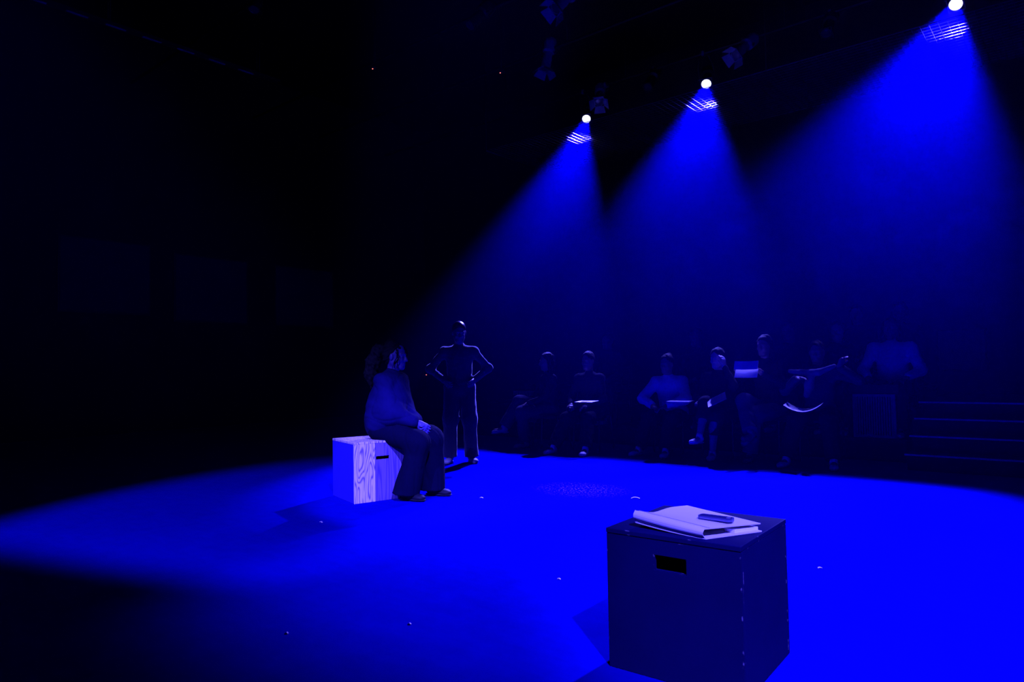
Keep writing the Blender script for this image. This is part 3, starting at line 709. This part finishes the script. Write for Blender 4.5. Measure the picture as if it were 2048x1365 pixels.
# ================================================================== chairs
def chair_meshes():
    D = {}
    bm = bmesh.new(); add_box(bm, (0, 0, .45), (.42, .40, .025)); bmesh.ops.bevel(bm, geom=list(bm.edges), offset=.008, segments=2, affect='EDGES')
    me = bpy.data.meshes.new('seat'); bm.to_mesh(me); bm.free(); me.materials.append(MT['chairm']); D['seat'] = me
    bm = bmesh.new(); add_box(bm, (0, -.225, .72), (.40, .02, .22)); bmesh.ops.bevel(bm, geom=list(bm.edges), offset=.006, segments=2, affect='EDGES')
    me = bpy.data.meshes.new('backrest'); bm.to_mesh(me); bm.free(); me.materials.append(MT['chairm']); D['backrest'] = me
    for i, (sx, sy) in enumerate(((-1, 1), (1, 1), (-1, -1), (1, -1))):
        bm = bmesh.new()
        if sy > 0: add_tube(bm, [(sx * .19, .19, 0), (sx * .18, .16, .44)], .011, 8)
        else: add_tube(bm, [(sx * .19, -.24, 0), (sx * .185, -.17, .44), (sx * .185, -.24, .80)], .011, 8)
        me = bpy.data.meshes.new('leg'); bm.to_mesh(me); bm.free(); me.materials.append(MT['steel']); D['leg%d' % i] = me
    bm = bmesh.new()
    for sx in (-1, 1): add_tube(bm, [(sx * .183, .16, .432), (sx * .183, -.17, .432)], .009, 6)
    me = bpy.data.meshes.new('seat_frame'); bm.to_mesh(me); bm.free(); me.materials.append(MT['steel']); D['seat_frame'] = me
    return D
CH = chair_meshes()
def chair(x, y, z, rz, label):
    r = empty('audience_chair', (x, y, z), rz, label, 'chair', 'audience chairs')
    for k, me in CH.items():
        o = bpy.data.objects.new('leg' if k.startswith('leg') else k, me); COL.objects.link(o); o.parent = r

# ================================================================== audience
PAPER_N = [0]
def sheet(name, pos, size, rz, rx, ry, label, cat, m='paper', bend=0.0, group=None, nx=8):
    bm = bmesh.new(); w_, h_ = size; t_ = .004
    top = [[bm.verts.new((w_ * (i / nx - .5), h_ * (j / 2 - .5), -bend * (1 - (2 * i / nx - 1) ** 2) + t_)) for j in range(3)] for i in range(nx + 1)]
    bot = [[bm.verts.new((v.co.x, v.co.y, v.co.z - t_)) for v in rw] for rw in top]
    for i in range(nx):
        for j in range(2):
            bm.faces.new((top[i][j], top[i + 1][j], top[i + 1][j + 1], top[i][j + 1])); bm.faces.new((bot[i][j + 1], bot[i + 1][j + 1], bot[i + 1][j], bot[i][j]))
    for j in range(2):
        bm.faces.new((top[0][j + 1], bot[0][j + 1], bot[0][j], top[0][j])); bm.faces.new((top[nx][j], bot[nx][j], bot[nx][j + 1], top[nx][j + 1]))
    for i in range(nx):
        bm.faces.new((top[i][0], bot[i][0], bot[i + 1][0], top[i + 1][0])); bm.faces.new((top[i + 1][2], bot[i + 1][2], bot[i][2], top[i][2]))
    o = bm_obj(name, bm, MT[m], None, loc=pos, rot=(rx, ry, rz)); return tag(o, label, cat, group)

SP = 'spectators watching from the seating'
R180 = PI
def spectator(x, y, z, label, turn=0.0, **kw):
    rz = R180 + turn
    kw.setdefault('seed', int(abs(x * 31)) + 3)
    person('person', (x, y, z), rz, label, SP, **kw)
CHL = {}
def seated_at(x, y, z, label, chair_label, turn=0.0, **kw):
    chair(x, y, z, R180 + turn, chair_label); spectator(x, y, z, label, turn, **kw)

# front row (feet on the stage floor)
seated_at(-5.72, 7.70, 0, 'dark-clothed spectator at the far end of the front row, one leg crossed', 'black chair under the far-end front-row spectator with crossed leg', turn=-.62,
          feet=[(-.02, .36, 0), (.06, .64, .20)], knees=[(-.1, 1, .6), (.05, 1, .5)], foot_dirs=[(-.2, 1, 0), (.1, 1, .1)], foot_pitch=[0, .1],
          top=(.02, .02, .035), pants=(.04, .04, .09), shoe=(.35, .3, .4), hair='long', lean=.02, seat=.42)
seated_at(-5.05, 7.74, 0, 'front-row spectator in pale shoes with a sheet on the lap', 'black chair under the second front-row spectator from the far end', turn=.10,
          feet=[(-.22, .63, 0), (.22, .65, 0)], top=(.03, .03, .05), pants=(.015, .015, .03), shoe=(.9, .9, .95), hair='short', seat=.42, lean=.12)
seated_at(-4.05, 8.10, 0, 'spectator in a pale grey top leaning on the knees, front row', 'black chair under the front-row spectator in the pale grey top', turn=.05,
          feet=[(-.16, .64, 0), (.20, .62, 0)], top=(.30, .30, .70), pants=(.015, .015, .03), shoe=(.7, .68, .8), hair='bun', lean=.30, seat=.38, shoulder=.17,
          hands=[(-.10, .42, .60), (.10, .42, .60)], poles=[(-1, -.1, -.2), (1, -.1, -.2)], sleeve_r=(.075, .065, .05), top_g=.035)
seated_at(-3.36, 7.99, 0, 'spectator in black with bare shin and sandals, legs crossed and a hand at the cheek', 'black chair under the spectator in sandals', turn=.0,
          feet=[(-.04, .42, 0), (.02, .62, .20)], knees=[(-.05, 1, .6), (-.15, 1, .7)], top=(.02, .02, .03), pants=(.02, .02, .04), shoe=(.9, .85, .95), skin=(.30, .24, .36),
          hair='bob', seat=.42, hands=[(-.16, .30, 1.06), (.10, .34, .66)], poles=[(-.6, .5, -1), (.7, -.5, -.6)], hand_dirs=[(.2, -.1, 1), (0, 1, -.1)], trouser_len=.52, lean=.16,
          head_dir=(.1, 1, -.15))
seated_at(-2.84, 8.10, 0, 'upright spectator holding up an open white booklet, pale trousers, legs crossed', 'black chair under the spectator with the white booklet', turn=-.12,
          feet=[(.0, .50, 0), (-.10, .66, .26)], knees=[(.05, 1, .6), (.2, 1, .7)], top=(.02, .02, .035), pants=(.07, .07, .16), shoe=(.12, .12, .2), hair='bob', seat=.47, H=1.80,
          hands=[(-.12, .40, .98), (.12, .40, .98)], hand_dirs=[(.1, .8, .5), (-.1, .8, .5)], torso_len=.54, foot_pitch=[0, .4])
seated_at(-2.28, 8.10, 0, 'spectator with a pale scarf and a sagging sheet across the knees', 'black chair under the spectator with raised pale sleeve', turn=.06,
          feet=[(-.24, .60, 0), (.22, .62, 0)], top=(.05, .05, .10), pants=(.015, .015, .03), shoe=(.7, .68, .8), hair='short', seat=.44, H=1.75,
          hands=[(-.26, .28, 1.04), (.16, .34, .92)], hand_dirs=[(-.4, .3, .8), (-.8, .4, .1)], sleeve_r=(.06, .05, .045), top_g=.02)
# second row
Z2, Z3 = .25, .50
seated_at(-5.51, 8.98, Z2, 'second-row spectator at the far end, barely visible in haze', 'black chair of the far-end second-row spectator', top=(.03, .03, .06), hair='short')
seated_at(-4.10, 8.98, Z2, 'second-row spectator in black behind the sandalled one and the pale grey top', 'black chair of the second-row spectator in black mid bank', top=(.02, .02, .03), hair='long')
seated_at(-2.86, 8.98, Z2, 'second-row spectator directly behind the person holding the booklet', 'black chair behind the booklet reader', top=(.03, .03, .05), hair='short', H=1.74)
seated_at(-2.28, 8.98, Z2, 'second-row spectator with pale face, one hand out by the cabinet top', 'black chair behind the spectator with raised sleeve', top=(.02, .02, .03), hair='bob', turn=.0,
          hands=[(.02, .38, .74), (.12, .34, .72)], skin=(.45, .32, .30))
seated_at(-1.72, 9.0, Z2, 'second-row spectator in a light long-sleeved top behind the cabinet by the steps', 'black chair behind the ribbed cabinet by the steps', top=(.34, .34, .75), hair='long', top_g=.03,
          hands=[(-.20, .30, .66), (.20, .30, .66)], shoulder=.19, sleeve_r=(.07, .06, .05), lean=.04)
# third row
seated_at(-2.29, 9.95, Z3, 'third-row spectator on the side away from the steps', 'black third-row chair away from the steps', top=(.04, .04, .07), hair='short', skin=(.42, .3, .28))
seated_at(-1.79, 9.95, Z3, 'third-row spectator nearest the aisle steps', 'black third-row chair nearest the aisle steps', top=(.04, .04, .07), hair='bob')

# sheets and booklets in the audience
sheet('paper_sheet', (-4.80, 7.24, .655), (.24, .20), .1, .05, 0, 'white sheet flat on the lap of the pale-shoed spectator', 'paper')
sheet('paper_sheet', (-3.72, 7.60, .66), (.30, .16), .0, .05, 0, 'white sheet lying on a front-row chair arm beside the pale grey top', 'paper')
sheet('paper_sheet', (-3.22, 7.50, .69), (.22, .22), .3, .35, -.45, 'white sheet sloping on the thigh of the sandalled spectator', 'paper')
bk = empty('booklet', (-2.88, 7.52, 1.03), 0, 'open white booklet held up by the upright spectator', 'booklet')
for sx, rz_ in ((-1, .06), (1, -.06)):
    o = sheet('page', (sx * .0, 0, .045 if sx < 0 else -.045), (.26, .10), rz_, 1.15, 0, None, None, bend=.01); o.parent = bk
sheet('paper_sheet', (-2.28, 7.50, .66), (.36, .16), .06, .15, 0, 'white sheet sagging between the knees of the raised-sleeve spectator', 'paper', bend=.07)
# pale scarf of the raised-sleeve spectator
sc_ = Sdf(.02); sc_.chain([(-2.52, 7.86, 1.00), (-2.38, 7.80, .985), (-2.20, 7.80, .985), (-2.06, 7.86, 1.05)], [.024, .034, .036, .024]); sc_.chain([(-2.28, 7.79, .97), (-2.30, 7.79, .84), (-2.33, 7.79, .74)], [.046, .050, .034])
sc_.disp = waves(.004, 45, 5, (1, 1, .4), .6)
tag(link('scarf', sc_.mesh('scarf', .011), fabric((.16, .16, .26))), 'pale scarf draped over the raised-sleeve spectator', 'scarf')

# ================================================================== acting cubes
def panel_with_slot(name, w_, h_, t_, slot, m, parent, loc, rz):
    """panel in local XZ (origin bottom centre), thickness along Y, with a hand hole cut through"""
    bm = bmesh.new(); sx0, sx1, sz0, sz1 = slot
    xs = [-w_ / 2, sx0, sx1, w_ / 2]; zs = [0, sz0, sz1, h_]
    g = {}
    for s_i, yy in enumerate((-t_ / 2, t_ / 2)):
        for i, x in enumerate(xs):
            for j, z in enumerate(zs): g[(s_i, i, j)] = bm.verts.new((x, yy, z))
    for s_i in (0, 1):
        for i in range(3):
            for j in range(3):
                if i == 1 and j == 1: continue
                bm.faces.new([g[(s_i, i, j)], g[(s_i, i + 1, j)], g[(s_i, i + 1, j + 1)], g[(s_i, i, j + 1)]])
    for i in range(3):
        bm.faces.new([g[(0, i, 0)], g[(0, i + 1, 0)], g[(1, i + 1, 0)], g[(1, i, 0)]]); bm.faces.new([g[(0, i, 3)], g[(0, i + 1, 3)], g[(1, i + 1, 3)], g[(1, i, 3)]])
        bm.faces.new([g[(0, 0, i)], g[(0, 0, i + 1)], g[(1, 0, i + 1)], g[(1, 0, i)]]); bm.faces.new([g[(0, 3, i)], g[(0, 3, i + 1)], g[(1, 3, i + 1)], g[(1, 3, i)]])
    for (a, b) in (((1, 1), (2, 1)), ((1, 2), (2, 2)), ((1, 1), (1, 2)), ((2, 1), (2, 2))):
        bm.faces.new([g[(0, *a)], g[(0, *b)], g[(1, *b)], g[(1, *a)]])
    bmesh.ops.recalc_face_normals(bm, faces=bm.faces)
    sh = [e for e in bm.edges if e.calc_face_angle(0) > 1]
    bmesh.ops.bevel(bm, geom=sh, offset=.0022, segments=2, affect='EDGES')
    return bm_obj(name, bm, m, parent, loc=loc, rot=(0, 0, rz))

def cube_frame(near, u, v, W, D):
    n = np.array(near); u = np.array(u); v = np.array(v); return n + u * W / 2 + v * D / 2
# black cube, near
n1 = (.7261, 2.2593); t1 = .6561; u1 = (-math.cos(t1), math.sin(t1)); v1 = (math.sin(t1), math.cos(t1))
c1 = cube_frame(n1, u1, v1, .496, .491); p1 = cw(*c1); a1 = cdir(-u1[0], -u1[1])
W1, D1, H1, T_ = .496, .491, .50, .018
bc = empty('acting_cube', (p1[0], p1[1], 0), a1, 'worn black-painted plywood cube with a hand slot, nearest the camera', 'cube')
# local: +X towards the near corner along the slotted face, slotted face at -Y
panel_with_slot('slotted_panel', W1, H1 - T_, T_, (-.058, .058, .378, .428), MT['paint'], bc, (0, -D1 / 2 + T_ / 2, 0), 0)
panel_with_slot('slotted_panel', W1, H1 - T_, T_, (-.058, .058, .378, .428), MT['paint'], bc, (0, D1 / 2 - T_ / 2, 0), 0)
for sx in (-1, 1): box('side_panel', (sx * (W1 / 2 - T_ / 2), 0, (H1 - T_) / 2), (T_, D1 - 2 * T_ - .001, H1 - T_), MT['paint'], bc, bevel=.002)
box('top_panel', (0, 0, H1 - T_ / 2), (W1 + .002, D1 + .002, T_ - .001), MT['paint'], bc, bevel=.0025)
box('bottom_panel', (0, 0, .012), (W1 - 2 * T_ - .002, D1 - 2 * T_ - .002, .018), MT['inner'], bc)
# wooden cube, far
n2 = (-1.3108, 5.7007); t2 = .9756; u2 = (-math.cos(t2), math.sin(t2)); v2 = (math.sin(t2), math.cos(t2))
W2, D2 = .51, .50
c2 = cube_frame(n2, u2, v2, W2, D2); p2 = cw(*c2); a2 = cdir(*v2)
wc = empty('acting_cube', (p2[0], p2[1], 0), a2, 'bare pale plywood cube with bold grain, under the seated performer', 'cube')
# local: slotted face is -Y side (normal -u), +X along v ; near corner at -X,-Y
pw = .185
def plank(x0_, x1_, m, slot=None):
    if slot: return panel_with_slot('plank', x1_ - x0_, H1 - T_, T_, slot, m, wc, ((x0_ + x1_) / 2, -W2 / 2 + T_ / 2, 0), 0)
    return box('plank', (0, 0, (H1 - T_) / 2), (x1_ - x0_, T_, H1 - T_), m, wc, bevel=.0015, loc=((x0_ + x1_) / 2, -W2 / 2 + T_ / 2, 0))
xa, xb = -D2 / 2, D2 / 2
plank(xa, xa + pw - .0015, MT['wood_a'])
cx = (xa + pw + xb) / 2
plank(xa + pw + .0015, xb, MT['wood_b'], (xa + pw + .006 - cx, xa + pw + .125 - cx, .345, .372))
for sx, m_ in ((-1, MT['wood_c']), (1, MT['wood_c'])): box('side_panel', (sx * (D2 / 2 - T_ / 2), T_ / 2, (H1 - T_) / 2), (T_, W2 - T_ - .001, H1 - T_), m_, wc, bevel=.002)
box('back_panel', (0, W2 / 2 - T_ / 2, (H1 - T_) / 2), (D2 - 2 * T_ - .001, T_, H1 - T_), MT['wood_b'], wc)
box('top_panel', (0, 0, H1 - T_ / 2), (D2 + .002, W2 + .002, T_ - .001), MT['wood_a'], wc, bevel=.002)
bm = bmesh.new(); add_box(bm, (-D2 / 2 - .0005, -W2 / 2 - .0005, (H1 - T_) / 2), (.005, .005, H1 - T_)); bm_obj('corner_edge', bm, MT['edge'], wc)

# ================================================================== binder and phone on the black cube
def b3(x, y, z): a = cw(x, y); return Vector((a[0], a[1], z))
def unp(px, py, z):      # survey note: floor-plan position of a corner sighted at height z
    x_, y_ = (px - 1024) / f_px, (682.5 - py) / f_px
    d = Fv + R2 * x_ + U2 * y_; t = (z - cam_h) / d.z; return Vector((0, 0, cam_h)) + d * t
HZ = H1
pl, pb, pr, pf = unp(1270, 1021, HZ + .062), unp(1374.5, 1011.5, HZ + .034), unp(1521, 1047, HZ + .030), unp(1409, 1058, HZ + .036)
bd_o = (pl + pb + pr + pf) / 4
binder = empty('ring_binder', (bd_o.x, bd_o.y, HZ), 0, 'closed white ring binder lying on the black cube', 'binder')
O = Vector((bd_o.x, bd_o.y, HZ))
def lerp(a, b, t): return a + (b - a) * t
def slab_grid(name, fn, nu, nv, th, m, parent):
    bm = bmesh.new(); T = [[bm.verts.new(fn(i / nu, j / nv)) for j in range(nv + 1)] for i in range(nu + 1)]
    B = [[bm.verts.new(v.co - Vector((0, 0, th))) for v in r] for r in T]
    for i in range(nu):
        for j in range(nv): bm.faces.new((T[i][j], T[i + 1][j], T[i + 1][j + 1], T[i][j + 1])); bm.faces.new((B[i][j + 1], B[i + 1][j + 1], B[i + 1][j], B[i][j]))
    for j in range(nv): bm.faces.new((T[0][j + 1], B[0][j + 1], B[0][j], T[0][j])); bm.faces.new((T[nu][j], B[nu][j], B[nu][j + 1], T[nu][j + 1]))
    for i in range(nu): bm.faces.new((T[i][0], B[i][0], B[i + 1][0], T[i + 1][0])); bm.faces.new((T[i + 1][nv], B[i + 1][nv], B[i][nv], T[i][nv]))
    bmesh.ops.recalc_face_normals(bm, faces=bm.faces)
    return bm_obj(name, bm, m, parent, smooth=False)
def cover(u, v):   # u: spine edge (left->front) 0 .. opening edge 1 ; v along the spine
    a = lerp(pl, pf, v); b = lerp(pb, pr, v); p = lerp(a, b, u)
    p.z -= .014 * math.exp(-((u - .33) / .22) ** 2) * (1 - v) ** 1.5
    return p - O
slab_grid('front_cover', cover, 12, 12, .0035, MT['white'], binder)
lo_ = lambda p, z: Vector((p.x - O.x, p.y - O.y, z))
out_ = ((pl - pb).normalized() + (pf - pr).normalized()).normalized(); out_.z = 0
def spine(u, v):   # rounded back strip from cover edge down to the base
    a = lerp(pl, pf, v) - O; base = lerp(Vector((pl.x, pl.y, 0)), Vector((pf.x, pf.y, 0)), v) - Vector((O.x, O.y, 0))
    base.z = .004 + .020 * (1 - v) ** 2; base += out_ * (-.006)
    p = lerp(a, base, u); bul = math.sin(u * PI) * .012; p += out_ * bul; return p
slab_grid('spine', spine, 8, 12, .003, MT['white'], binder)
crease = slab_grid('spine_crease', lambda u, v: cover(.075 + .02 * u, .0 + v) + Vector((0, 0, .0012)), 2, 10, .001, mat('crease vinyl', (.30, .28, .36), .6, noise=.05), binder)
def back(u, v):
    p = lerp(lerp(pl, pf, v), lerp(pb, pr, v), u) - O; p.z = .0045 + .016 * (1 - v) ** 2 * (1 - u) ** 2; p += (pf - pl).normalized() * .004 * v; return p
slab_grid('back_cover', back, 8, 8, .004, MT['white'], binder)
def pg(u, v):
    p = lerp(lerp(pl, pf, .05 + v * .93), lerp(pb, pr, .05 + v * .93), .55 + u * .43) - O; p.z = .017; return p
slab_grid('pages', pg, 3, 3, .012, MT['paper'], binder)
def rg(u, v):
    p = lerp(lerp(pl, pf, .25 + v * .66), lerp(pb, pr, .25 + v * .66), .06 + u * .4) - O; p.z = .022; return p
slab_grid('ring_mechanism', rg, 2, 2, .016, MT['ring'], binder)
# phone
q1, q2 = unp(1399, 1033.5, HZ + .043), unp(1466, 1044, HZ + .040)
ph = empty('phone', ((q1 + q2) / 2), math.atan2(q2.y - q1.y, q2.x - q1.x), 'small dark phone lying on the white binder', 'phone')
L_ = (q2 - q1).length; ph.location.z = HZ + .0395
def rr_prism(bm, lx, ly, h_, z, r, seg=6):
    pts = []
    for cx_, cy_, a0 in ((lx / 2 - r, ly / 2 - r, 0), (-lx / 2 + r, ly / 2 - r, 90), (-lx / 2 + r, -ly / 2 + r, 180), (lx / 2 - r, -ly / 2 + r, 270)):
        for k in range(seg + 1):
            a = math.radians(a0 + 90 * k / seg); pts.append((cx_ + r * math.cos(a), cy_ + r * math.sin(a)))
    t = [bm.verts.new((x, y, z + h_)) for x, y in pts]; b = [bm.verts.new((x, y, z)) for x, y in pts]
    bm.faces.new(t); bm.faces.new(b[::-1])
    for i in range(len(pts)): bm.faces.new((b[i], b[(i + 1) % len(pts)], t[(i + 1) % len(pts)], t[i]))
bm = bmesh.new(); rr_prism(bm, L_, .045, .011, 0, .014); bm_obj('phone_shell', bm, MT['phone'], ph)
bm = bmesh.new(); rr_prism(bm, L_ + .001, .046, .0018, .004, .0145); bm_obj('phone_rim', bm, MT['phone_edge'], ph)
bm = bmesh.new(); rr_prism(bm, L_ - .008, .038, .0006, .011, .011); bm_obj('screen', bm, mat('phone glass', (.02, .02, .10), .15, noise=.02), ph)
bm = bmesh.new(); rr_prism(bm, .014, .020, .001, .0112, .005); o = bm_obj('camera_bump', bm, MT['phone_edge'], ph, loc=(L_ / 2 - .016, 0, 0))

# ================================================================== seated performer on the wooden cube
fw_ang = cdir(.93, -.36)                    # facing direction in the room
lc = cw(-1.10, 6.06)
per, J = person('person', (lc[0], lc[1], 0), fw_ang - PI / 2, 'seated performer in an oversized sweater on the wooden cube, dark curly ponytail, hands clasped', None,
    seat=.50, pel=(0, -.02, .60), lean=.17, feet=[(-.12, .37, .0), (.14, .27, .0)], knees=[(-.05, 1, .6), (.05, 1, .6)],
    hands=[(-.035, .285, .635), (.040, .315, .64)], hand_dirs=[(.45, .8, -.45), (-.35, .75, -.55)], palms=[(.8, -.2, -.2), (-.8, -.2, -.2)], poles=[(-.45, -.9, -.5), (.45, -.9, -.5)],
    head_dir=(-.10, 1, -.10), hair='curly', top=(.004, .003, .048), pants=(.0015, .0015, .015), shoe=(.006, .006, .015), fold=.009, hem_drop=.045, fold_top=.010, skin=(.05, .035, .20), H=1.66, hb=.006, hc=.008,
    pants_r=(.108, .092, .118), top_g=.030, puff=.02, shoulder=.150, sleeve_r=(.062, .090, .062), cuff=.84, curl=.9, eyes=True, torso_len=.475, seed=11, foot_dirs=[(-.05, 1, 0), (.1, 1, 0)], neck_len=.13)
# sagging sweater hem over the cube edge and deep folds are part of the knit; curly hair with locks and a long ponytail
Pq, Rq = J['Pf'], J['R']
hs = Sdf(.02)
hs.ell(Pq(0, -.028, .050), V3(.080, .094, .082), Rq); hs.ell(Pq(0, -.055, .0), V3(.077, .060, .08), Rq); hs.ell(Pq(0, -.04, .115), V3(.055, .060, .035), Rq)
hs.ell(Pq(0, .105, -.03), V3(.075, .070, .088), Rq, op='s', k=.01)
for q in (-1, 1): hs.ell(Pq(q * .076, -.002, -.010), V3(.022, .02, .03), Rq, op='s', k=.01)
hs.disp = waves(.0055, 95, 21)
hair_m = mat('dark curly hair', (.004, .003, .008), .6, noise=.4, nscale=120, bump=.6, bscale=220, spec=.15)
ho = link('hair', hs.mesh('hair', .006), hair_m, per)
pt = Sdf(.03)
pt.chain([Pq(0, -.11, .06), Pq(.0, -.165, .03), Pq(.0, -.20, -.06), Pq(.0, -.215, -.17), Pq(.0, -.20, -.27)], [.035, .055, .062, .055, .025]); pt.disp = waves(.009, 80, 33)
link('ponytail', pt.mesh('ponytail', .007), hair_m, per)
rr = random.Random(5)
for i in range(9):
    q = -1 if i % 3 else 1
    st_ = (q * (.045 + .02 * rr.random()), .062 - .03 * rr.random(), .085 - .03 * rr.random()); pts = []
    for k in range(9):
        t = k / 8; pts.append(Vector(Pq(st_[0] + q * .012 + .006 * math.sin(t * 14 + i), st_[1] + .022 * math.sin(t * 3) + .006 * math.cos(t * 14 + i) - .004 * i * t, st_[2] - t * (.13 + .06 * rr.random()))))
    bm = bmesh.new(); add_tube(bm, pts, [.0045] * 8 + [.0015], 6); bm_obj('lock', bm, hair_m, ho, smooth=True)

# ================================================================== standing performer
sc2 = cw(-.625, 8.14)
stand, K = person('person', (sc2[0], sc2[1], 0), cdir(.10, -1) - PI / 2, 'standing performer in black with shaved head, hands on hips, behind the seated one', None,
    pel=(0, 0, .885), lean=.03, feet=[(-.125, .03, .0), (.125, .0, .0)], knees=[(-.06, 1, 0), (.06, 1, 0)],
    hands=[(-.175, .06, .96), (.175, .06, .96)], hand_dirs=[(.35, .75, -.35), (-.35, .75, -.35)], palms=[(.9, -.3, 0), (-.9, -.3, 0)], poles=[(-1, -.35, -.15), (1, -.35, -.15)],
    head_dir=(-.12, 1, -.28), hair='shaved', haircol=(.03, .02, .03), top=(.018, .016, .07), pants=(.014, .014, .05), sheen=.4, shoe=(.40, .38, .45), skin=(.12, .09, .16), H=1.62, hb=.007, hc=.009,
    pants_r=(.100, .078, .088), fold=.008, hem_drop=.03, standing=True, top_g=.013, shoulder=.168, sleeve_r=(.052, .045, .038), cuff=.97, curl=.5, eyes=True, torso_len=.495, seed=17, foot_dirs=[(-.25, 1, 0), (.25, 1, 0)], neck_len=.14)

# ================================================================== crumbs of paper on the floor
for (x, y, lb, l_, a_) in ((.99, 5.72, 'thin pale curl of tape on the floor beyond the black cube', .07, .6), (.22, 3.6, 'tiny pale scrap on the floor left of the black cube', .018, .2), (1.61, 3.71, 'tiny pale scrap on the floor right of the black cube', .022, .9),
                    (-.96, 2.93, 'tiny dark-blue scrap on the near shadowed floor', .016, .1), (-.28, 5.87, 'small pale scrap on the floor in front of the standing performer', .03, .4), (-1.4, 5.04, 'small scrap on the floor just in front of the wooden cube', .03, .0), (-.46, 3.01, 'small scrap on the bare floor midway to the black cube', .014, .3)):
    a = cw(x, y); bm = bmesh.new()
    pts = [Vector((-l_ / 2 + l_ * k / 4, .12 * l_ * math.sin(k * 1.3 + a_), .004 + .15 * l_ * math.sin(k * PI / 4))) for k in range(5)]
    T = [(bm.verts.new(p + Vector((0, .10 * l_ + .002, 0))), bm.verts.new(p - Vector((0, .10 * l_ + .002, 0))), bm.verts.new(p + Vector((0, .10 * l_ + .002, -.003))), bm.verts.new(p - Vector((0, .10 * l_ + .002, .003)))) for p in pts]
    for A, B in zip(T[:-1], T[1:]):
        bm.faces.new((A[0], A[1], B[1], B[0])); bm.faces.new((A[2], B[2], B[3], A[3])); bm.faces.new((A[0], B[0], B[2], A[2])); bm.faces.new((A[1], A[3], B[3], B[1]))
    bm.faces.new((T[0][0], T[0][2], T[0][3], T[0][1])); bm.faces.new((T[-1][1], T[-1][3], T[-1][2], T[-1][0]))
    tag(bm_obj('floor_scrap', bm, MT['scrap_w'], None, loc=(a[0], a[1], 0), rot=(0, 0, a_)), lb, 'scrap', 'scraps on the stage floor')
